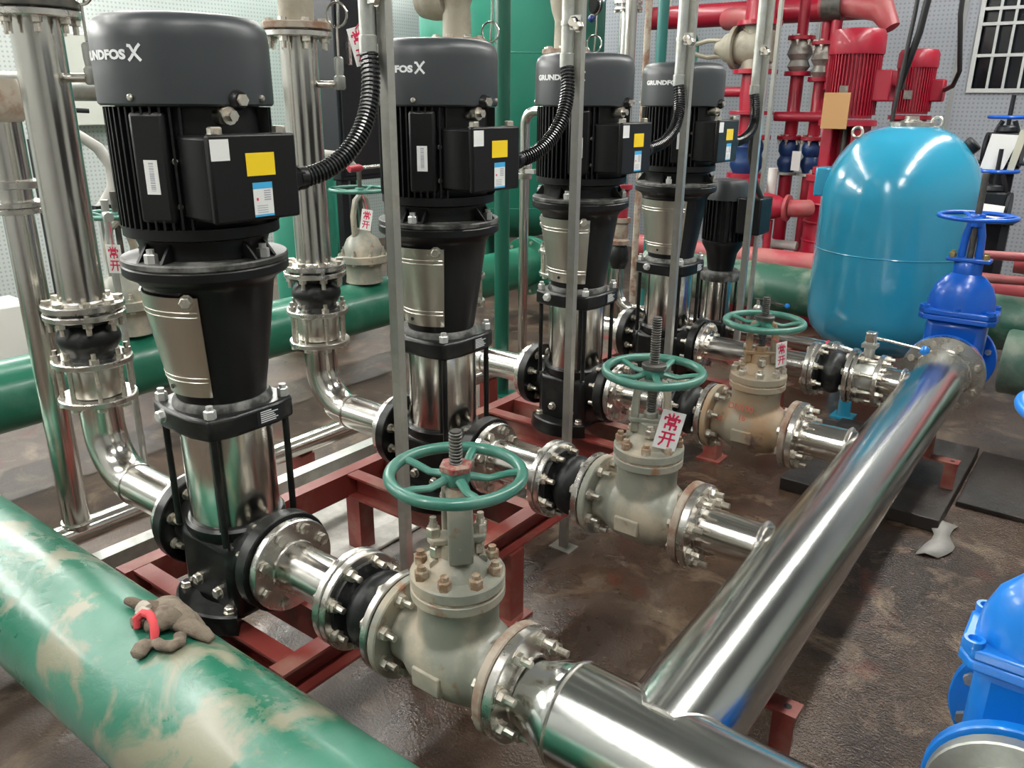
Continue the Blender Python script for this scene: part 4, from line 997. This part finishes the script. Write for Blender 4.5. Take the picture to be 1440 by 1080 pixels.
c = T('dark_cabinet','tall dark control cabinet behind the nearest strut','cabinet',(-2.55,2.65,0))
O('housing', B().box((-2.75,2.40,.95),(-2.32,2.86,2.35)), DARK, c, bevel=.01)
O('door', B().box((-2.32,2.42,.98),(-2.305,2.84,2.32)), DARK, c, bevel=.004)
for x in (-2.72,-2.36):
    for y in (2.43,2.82): O('leg', B().box((x-.025,y-.025,0),(x+.025,y+.025,.95)), DARK, c)
O('handle', B().box((-2.305,2.47,1.6),(-2.28,2.49,1.75)), SSF, c)
G('blue_notice','blue and white notice board on the left wall','sign', B().box((-4.998,4.30,1.50),(-4.98,4.80,1.98)), BLUS)
G('white_notice','white notice sheet above the blue board on the left wall','sign', B().box((-4.998,4.30,1.99),(-4.98,4.80,2.45)), WHT)
c = T('green_filter','green upright filter vessel behind the second riser','vessel',(-3.6,3.35,0))
O('shell', B().lathe([(.12,.2),(.22,.3),(.24,.4),(.24,1.35),(.20,1.47),(.1,1.53),(0,1.54)],(-3.6,3.35,0),'z',32,cap=False), GRNT, c)
O('band', B().torus(.242,.012,(-3.6,3.35,1.35),36,6), GRNT, c)
O('stand', B().lathe([(.16,0),(.16,.02),(.12,.03),(.12,.22)],(-3.6,3.35,0),'z',24), GRNT, c)
c = T('green_filter','low green vessel beside the dark cabinet, under the hose','vessel',(-2.35,2.12,0))
O('shell', B().lathe([(.10,.0),(.17,.02),(.18,.1),(.18,1.02),(.15,1.12),(.06,1.17),(0,1.175)],(-2.35,2.12,0),'z',32,cap=False), GRNT, c)
G('cardboard_box','cream carton on the floor at the left edge','box', B().box((-3.75,.70,0),(-3.45,1.02,.30)), PVC, bevel=.01)
c = T('red_hydrant_stub','small red flanged stub on the floor between riser and pump','pipe',(-2.6,1.2,0))
O('post', B().cyl(.05,(-2.6,1.2,0),(-2.6,1.2,.42),16), RED, c); O('elbow', B().tube([(-2.6,1.2,.42),(-2.59,1.2,.47),(-2.55,1.2,.50),(-2.42,1.2,.50)],.055,16), PINK, c); O('flange', disc(.09,-2.42,-2.40,(0,1.2,.50),'x'), RED, c)
# thin discharge riser of the small pump
c = T('small_riser','thin stainless elbow and riser of the small pump, between third and fourth pumps','pipe',(-.54,2.62,.40))
pts = [(-.08,2.62,.42),(-.44,2.62,.42)]+[(-.44-.10*math.sin(PI/2*k/8),2.62,.52-.10*math.cos(PI/2*k/8)) for k in range(1,9)]+[(-.54,2.62,.62)]
O('bent_pipe', B().tube(pts,.028,18), SS, c); O('rubber', B().lathe([(.035,.62),(.05,.66),(.05,.70),(.035,.74)],(-.54,2.62,0),'z',20), RUB, c)
O('brass_body', B().lathe([(.05,.74),(.05,.76),(.038,.77),(.042,.80),(.038,.84),(.05,.85),(.05,.87)],(-.54,2.62,0),'z',20), RUSTF, c); O('red_joint', B().lathe([(.034,.87),(.034,1.0),(.05,1.01),(.05,1.03)],(-.54,2.62,0),'z',20), RED, c)
O('upper_pipe', B().lathe([(.028,1.03),(.028,CEIL+.12)],(-.54,2.62,0),'z',18), SS, c)

# ------------------------------------------------------------------ pipes behind the blue tank
g = T('back_green_pipe','dull green pipe running behind the blue tank','pipe',(.5,3.82,.36))
GRN3 = mat('dull_green_pipe_paint',(.025,.10,.065),.35,dirt=(.22,.26,.20),dscale=4,dlo=.45,dhi=.65,drough=.5,bump=.1,bscale=20)
O('pipe', B().tube([(-1.02,3.86,.37),(4.15,3.74,.33)],.14,40), GRN3, g)
for x in (-.8,.9,2.5): O('support', B().box((x-.06,3.72,0),(x+.06,3.88,.225)), CONC, g)
g = T('right_green_pipe','dull green pipe starting right of the far blue valve','pipe',(2.5,2.95,.38))
O('pipe', B().lathe([(.13,1.16),(.1365,1.17),(.1365,4.15)],(0,2.95,.385),'x',40), GRN3, g)
for x in (1.6,3.2): O('support', B().box((x-.06,2.88,0),(x+.06,3.02,.25)), CONC, g)
g = T('pink_pipe','faded red pipe lying behind the dull green pipe','pipe',(.5,4.2,.45))
O('pipe', B().lathe([(.075,-1.3),(.075,4.15)],(0,4.2,.455),'x',32), PINK, g)
for x in (-.5,1.6,3.4): O('support', B().box((x-.04,4.14,0),(x+.04,4.26,.385)), RED, g)
g = T('pink_reducer','large faded red reducer at the right edge above the green pipes','pipe',(1.3,3.85,.6))
O('cone', B().tube([(1.05,3.80,.66),(1.2,3.80,.66),(1.4,3.8,.70),(2.2,3.8,.74)],.05,28,rad=[.045,.05,.13,.15]), PINK, g)
for z in (.60,.715): O('branch', B().cyl(.022,(.90,3.62,z),(1.25,3.72,z),14), PINK, g)
O('foot', B().box((1.55,3.99,0),(1.65,4.07,.60)), RED, g)

# ------------------------------------------------------------------ red fire-fighting pipework
h = T('red_header','big red header pipe high in front of the back wall','pipe',(-1.0,5.45,2.03))
O('pipe', B().lathe([(.085,-1.98),(.085,-.22),(.05,-.20),(0,-.195)],(0,5.45,2.05),'x',36), RED, h)
O('faded_elbow', B().tube([(-1.25,5.32,2.0),(-1.1,5.22,2.0),(-.95,5.16,1.98),(-.85,5.15,1.9)],.075,24), PINK, h)
for x in (-1.8,-.45): O('hanger', B().cyl(.012,(x,5.45,2.13),(x,5.45,CEIL+.12),10), GALV, h)
SILV = mat('dirty_silver_valve',(.34,.33,.30),.4,.5,dirt=(.16,.14,.12),dscale=12,dlo=.45,dhi=.6)
BLUC = mat('dark_blue_coupling',(.01,.04,.14),.4)
def fire_stack(x, y, lab, r=.045, cpl=BLUC, z1=1.62):
    t = T('red_pipe_stack', lab, 'pipe', (x,y,0), 'red upright pipe stacks')
    O('lower_pipe', B().lathe([(r+.02,0),(r+.02,.012),(r,.02),(r,.93)],(x,y,0),'z',24), GALV if cpl is not BLUC else RED, t)
    O('flange', disc(r*2,.93,.95,(x,y,0),'z'), GALV, t)
    O('coupling', B().lathe([(r*1.1,.95),(r*1.6,1.0),(r*1.6,1.03),(r*1.2,1.06),(r*1.6,1.09),(r*1.6,1.13),(r*1.1,1.17)],(x,y,0),'z',24), cpl, t)
    f = O('flange', disc(r*2,1.17,1.195,(x,y,0),'z'), RED, t); ring_bolts(f,(x,y,1.1825),'z',r*1.65,6,'stud',.026,sgn=-1)
    O('pipe', B().lathe([(r,1.195),(r,1.30),(r*1.15,1.31),(r*1.15,1.35),(r,1.36),(r,z1-.03)],(x,y,0),'z',24), RED, t)
    O('flange', disc(r*2,z1-.03,z1,(x,y,0),'z'), RED, t)
    O('check_valve', B().lathe([(r*1.2,z1),(r*1.7,z1+.03),(r*1.3,z1+.07),(r*1.9,z1+.11),(r*1.5,z1+.17),(r*1.2,z1+.20)],(x,y,0),'z',24), SILV, t)
    f = O('flange', disc(r*2,z1+.20,z1+.225,(x,y,0),'z'), RED, t); ring_bolts(f,(x,y,z1+.2125),'z',r*1.65,6,'stud',.026,sgn=-1)
    O('upper_pipe', B().lathe([(r*.8,z1+.225),(r*.8,2.5)],(x,y,0),'z',20), RED, t)
    return t
fire_stack(-.575,5.02,'red upright pipe stack with a silver valve left of the nearest red pump')
fire_stack(-.40,4.98,'red upright pipe stack right against the nearest red pump',.042,z1=1.58)
fire_stack(-.98,5.2,'thin red upright pipe stack behind the fourth pump',.030,z1=1.50)
t = T('red_cross_pipe','red level pipe tying the red stacks together','pipe',(-.7,4.9,1.33))
O('pipe', B().lathe([(.032,-.66),(.032,-.30)],(0,4.905,1.325),'x',20), RED, t);  O('pipe', B().lathe([(.034,-1.10),(.034,-.895)],(0,4.86,1.485),'x',20), RED, t)
t = T('beige_angle_valve','large beige angle valve lying on its side on red flanges','valve',(-.8,4.86,1.6))
O('body', B().lathe([(.095,-.69),(.12,-.72),(.125,-.80),(.115,-.90),(.10,-.94)],(0,4.82,1.77),'x',32).lathe([(.10,1.63),(.095,1.70),(.095,1.88),(.10,1.905)],(-.80,4.82,0),'z',28), BEIG, t)
O('bonnet_flange', disc(.14,-.97,-.94,(0,4.82,1.77),'x'), BEIG, t)
O('bonnet', B().lathe([(.11,-.97),(.09,-1.03),(.05,-1.07),(.04,-1.10)],(0,4.82,1.77),'x',24), BEIG, t)
for s in (-1,1): O('yoke_arm', B().tube([(-1.04,4.82,1.77+s*.05),(-1.16,4.82,1.77+s*.055),(-1.27,4.82,1.77+s*.03)],.016,8), BEIG, t)
O('handwheel', B().torus(.12,.011,(-1.30,4.82,1.77),36,8,Matrix.Rotation(PI/2,3,'Y')), HWG, t)
O('lower_flange', disc(.15,1.60,1.63,(-.80,4.82,0),'z'), RED, t); O('upper_flange', disc(.15,1.905,1.935,(-.80,4.82,0),'z'), RED, t)
O('red_neck', B().lathe([(.085,1.36),(.09,1.45),(.085,1.60)],(-.80,4.82,0),'z',24), RED, t); O('red_foot', B().lathe([(.12,0),(.12,.02),(.085,.03),(.085,.90),(.13,.91),(.13,.94)],(-.80,4.82,0),'z',24), RED, t); O('coupling', B().lathe([(.09,.94),(.115,.99),(.115,1.02),(.10,1.07),(.115,1.12),(.09,1.17)],(-.80,4.82,0),'z',24), BLUC, t); O('neck_flange', disc(.15,1.17,1.20,(-.80,4.82,0),'z'), RED, t); O('red_middle', B().lathe([(.075,1.20),(.075,1.335)],(-.80,4.82,0),'z',24), RED, t); O('red_flange', disc(.15,1.335,1.36,(-.80,4.82,0),'z'), RED, t); O('red_top', B().lathe([(.10,1.935),(.10,2.6)],(-.80,4.82,0),'z',24), RED, t)
t = T('red_top_valve','dark and red valve high above the nearest red pump','valve',(-.2,5.0,1.95))
O('body', B().tube([(-.45,4.95,2.02),(-.25,4.95,2.02),(-.05,4.9,1.98),(0.03,4.88,1.86)],.07,20,rad=[.07,.08,.085,.05]), PINK, t); O('dark_ring', B().lathe([(.10,-.42),(.10,-.30)],(0,4.95,2.02),'x',24), STEEL, t); O('stub', B().cyl(.035,(-.33,4.95,1.5),(-.33,4.95,1.96),16), RED, t)
def fire_pump(x, y, s, lab, zt, zb, box, near):
    t = T('red_fire_pump', lab, 'pump', (x,y,0), 'red vertical fire pumps')
    H = zt-zb; R = .150*s
    O('fan_cap', B().lathe([(R*1.06,zt-.15*s),(R*1.08,zt-.14*s),(R*1.06,zt-.04*s),(R*.95,zt-.008*s),(R*.5,zt),(0,zt)],(x,y,0),'z',40,cap=False), RED, t)
    O('motor_body', B().lathe([(R*.90,zt-.52*s),(R*.90,zt-.14*s)],(x,y,0),'z',32), RED, t)
    b = B()
    for k in range(44): b.box((R*.88,-.003,zt-.50*s),(R*1.02,.003,zt-.15*s),M=Matrix.Translation((x,y,0)) @ Matrix.Rotation(2*PI*k/44,4,'Z'))
    O('cooling_fins', b, RED, t, kind='stuff')
    O('terminal_box', B().box((x+R*.9,y-.06*s,zt-.42*s),(x+R*1.6,y+.06*s,zt-.24*s)), RED, t, bevel=.01)
    O('motor_flange', disc(R*1.15,zt-.565*s,zt-.53*s,(x,y,0),'z'), RED, t)
    O('lantern', B().box((x-.125*s,y-.095*s,zt-.82*s),(x-.055*s,y+.095*s,zt-.56*s)).box((x+.055*s,y-.095*s,zt-.82*s),(x+.125*s,y+.095*s,zt-.56*s)).box((x-.06*s,y+.03*s,zt-.82*s),(x+.06*s,y+.095*s,zt-.56*s)), RED, t, bevel=.01)
    O('shaft', B().cyl(.02*s,(x,y-.02,zt-.82*s),(x,y-.02,zt-.56*s),12), STEEL, t)
    O('column_flange', disc(R*1.15,zt-.86*s,zt-.82*s,(x,y,0),'z'), RED, t)
    O('column', B().lathe([(R*1.0,zb+.55*s),(R*1.0,zt-.86*s)],(x,y,0),'z',28), RED, t)
    f = O('shoulder', disc(R*1.38,zb+.52*s,zb+.56*s,(x,y,0),'z'), RED, t); ring_bolts(f,(x,y,zb+.56*s),'z',R*1.2,8,'nut')
    O('casing', B().lathe([(R*1.4,zb+.02),(R*1.26,zb+.07),(R*1.22,zb+.52*s)],(x,y,0),'z',28), RED, t)
    for k in range(3): O('casing_rib', B().torus(R*1.24,.008,(x,y,zb+.14*s+k*.12*s),36,6), RED, t)
    O('base_plate', B().box((x-R*1.5,y-R*1.4,zb-.02),(x+R*1.5,y+R*1.4,zb+.02)).box((x-R*1.1,y-R*1.1,0),(x+R*1.1,y+R*1.1,zb-.02)), RED, t, bevel=.01)
    O('plate', B().box((x-.03,y-R*1.06,zt-.40*s),(x+.02,y-R*1.02,zt-.33*s)), SILV, t)
    return t
fire_pump(-.085,4.62,1.0,'large red vertical fire pump with a cardboard sheet on it',1.845,.42,1,1)
fire_pump(.135,5.25,.78,'smaller red fire pump behind the blue tank, black cables hanging on it',1.755,.42,1,0)
G('cardboard_sheet','brown cardboard sheet leaning on the nearest red pump','cardboard', B().box((-.19,4.425,1.265),(-.035,4.437,1.475)), CARD)
t = T('red_reducer','red conical pipe piece left of the blue tank','pipe',(-.35,4.35,.77))
O('cone', B().lathe([(.085,-.52),(.088,-.45),(.075,-.38),(.056,-.34),(.056,-.32)],(0,4.35,.775),'x',28), RED, t); O('flange', disc(.10,-.545,-.52,(0,4.35,.775),'x'), RED, t); O('flange', disc(.085,-.32,-.30,(0,4.35,.775),'x'), PINK, t)
O('elbow', B().tube([(-.30,4.35,.775),(-.27,4.355,.775),(-.24,4.37,.775),(-.215,4.40,.775),(-.20,4.43,.775)],.055,16), PINK, t); O('leg', B().cyl(.025,(-.42,4.35,0),(-.42,4.35,.69),12), RED, t)
G('white_plastic_pipe','white plastic drain pipe bending at the foot of the nearest red pump','pipe', B().tube([(-.52,4.6,1.0),(-.52,4.6,.60)]+[(-.46-.06*math.cos(PI/2*k/6),4.6,.56-.06*math.sin(PI/2*k/6)) for k in range(0,7)]+[(-.30,4.6,.50)],.03,16), PVC)
G('red_base_block','red box base beside the small black pump, seen behind the fourth strut','base', B().box((-.66,4.30,0),(-.56,4.58,.93)), RED, bevel=.01)
G('yellow_tag','small yellow label plate on the red box base','sign', B().box((-.64,4.294,.82),(-.59,4.3,.92)), YEL)
G('paper_sheet','white paper hanging among the dark blue couplings','paper', B().box((-.50,4.88,.97),(-.44,4.884,1.10)), WHT)
for k, pts in enumerate(([(.10,5.1,1.52),(.17,4.7,1.50),(.22,4.55,1.58),(.28,4.5,1.80),(.32,4.45,2.1),(.38,4.45,2.6),(.42,4.45,3.36)],
                         [(.20,4.5,1.05),(.20,4.5,1.25),(.22,4.5,1.6),(.24,4.5,1.9),(.26,4.5,2.6),(.28,4.5,3.36)],
                         [(.33,5.2,1.50),(.42,4.95,1.52),(.47,4.8,1.60),(.44,4.7,1.9),(.42,4.7,2.4),(.42,4.7,3.36)])):
    G('hanging_cable', ('thick black cable swinging down to the red pumps','thin black cable hanging straight behind the blue tank','black cable curling into the smaller red pump')[k],'cable', B().tube(pts,.018,10,rad=[(.02,.012,.014)[k]]*len(pts)), CABLE)
# dark valves at the right
YEL2 = mat('pale_board',(.50,.50,.40),.7)
def dark_valve(x, y, zw, lab, zb):
    t = T('dark_valve', lab, 'valve', (x,y,zb), 'dark valves with blue wheels')
    O('body', B().box((x-.08,y-.06,zb),(x+.08,y+.06,zb+.16)).lathe([(.06,zb+.16),(.05,zb+.20)],(x,y,0),'z',20), DARK, t, bevel=.01)
    for s in (-1,1): O('yoke_arm', B().tube([(x+s*.06,y,zb+.16),(x+s*.055,y,zw-.08),(x+s*.03,y,zw-.02)],.014,8), DARK, t)
    O('handwheel', B().torus(.105,.010,(x,y,zw),36,8), BLU, t); O('spoke', B().box((x-.10,y-.008,zw-.006),(x+.10,y+.008,zw+.006)), BLU, t); O('stem', B().cyl(.012,(x,y,zb+.18),(x,y,zw+.12),10), DARK, t)
    for s in (-1,1): O('side_flange', disc(.10,min(s*.08,s*.10)+x,max(s*.08,s*.10)+x,(0,y,zb+.06),'x'), DARK, t)
dark_valve(.79,4.7,1.345,'upper dark valve with a blue wheel at the right edge',1.10)
dark_valve(.80,4.55,1.055,'lower dark valve with a blue wheel at the right edge, papers on it',.78)
t = T('dark_stand','dark steel stand carrying the two dark valves','stand',(.8,4.66,0))
O('post', B().box((.74,4.76,0),(.86,4.80,1.098)), DARK, t); O('shelf', B().box((.66,4.61,1.085),(.92,4.80,1.098)), DARK, t); O('shelf', B().box((.66,4.47,.765),(.94,4.80,.778)), DARK, t); O('post', B().box((.68,4.5,0),(.72,4.54,.765)), DARK, t); O('post', B().box((.88,4.5,0),(.92,4.54,.765)), DARK, t)
G('paper_sheet','white paper sheet pinned to the upper dark valve','paper', B().prism([(-.09,-.11),(.03,-.10),(.085,.09),(-.06,.095)],0,.004,M=Matrix.Translation((.79,4.60,1.16)) @ Matrix.Rotation(PI/2,4,'X')), WHT)
G('pale_board','narrow pale board leaning beside the paper on the dark valve','board', B().prism([(-.03,-.12),(.005,-.12),(.04,.11),(.0,.11)],0,.012,M=Matrix.Translation((.87,4.59,1.17)) @ Matrix.Rotation(PI/2,4,'X')), YEL2)
G('paper_sheet','crumpled white paper behind the far blue handwheel','paper', B().prism([(-.07,-.05),(.08,-.06),(.085,.03),(-.05,.04)],0,.006,M=Matrix.Translation((.80,4.45,.84)) @ Matrix.Rotation(PI/2-.3,4,'X')), WHT)
G('red_valve_end','red pipe end beside the dark valves at the right edge','pipe', B().lathe([(.06,.97),(.07,.98),(.07,1.10),(.05,1.12),(.05,2.4)],(0,4.7,1.02),'x',24), RED)

# dark fittings and vessels at the far left
c = T('green_pump_unit','green machine casing low against the left wall behind the nearest riser','machine',(-4.35,.30,0))
O('casing', B().lathe([(.30,.02),(.34,.06),(.34,.80),(.28,.92),(.12,.98),(.0,.985)],(-4.35,.30,0),'z',36,cap=False), GRN2, c)
O('base', B().box((-4.7,-.05,0),(-4.0,.65,.02)), GRN2, c)
O('branch', B().lathe([(.10,-4.05),(.10,-3.75),(.16,-3.74),(.16,-3.70)],(0,.30,.55),'x',28), GRN2, c)
c = T('black_fitting','black hose fitting with a bright clamp between the nearest riser and pump','fitting',(-2.3,.80,1.22))
O('body', B().lathe([(.05,1.235),(.055,1.24),(.055,1.30),(.04,1.31),(.04,1.34)],(-2.3,.78,0),'z',18), DARK, c)
O('clamp', B().lathe([(.062,1.225),(.062,1.24)],(-2.3,.78,0),'z',18), BOLT, c)
O('lever', B().tube([(-2.3,.78,1.34),(-2.28,.83,1.36),(-2.25,.92,1.355)],.010,8), DARK, c)
O('standpipe', B().cyl(.03,(-2.36,.72,0),(-2.36,.72,1.24),14), DARK, c)
c = T('white_bracket','white steel bracket shelf behind the nearest pump, under the grey hose','bracket',(-2.35,.98,0))
O('shelf', B().box((-2.5,.80,.895),(-2.15,1.16,.91)), FRAME, c)
for x in (-2.48,-2.17): O('leg', B().box((x-.012,1.0,0),(x+.012,1.024,.895)), FRAME, c)
O('block', B().box((-2.24,.84,.911),(-2.16,.91,.96)), DARK, c)
c = T('green_column','green square column on the floor at the far left behind the nearest riser','column',(-3.2,-.35,0))
O('shaft', B().box((-3.3,-.45,0),(-3.1,-.25,1.25)), GRN2, c, bevel=.01); O('cap', B().box((-3.33,-.48,1.25),(-3.07,-.22,1.28)), GRN2, c)
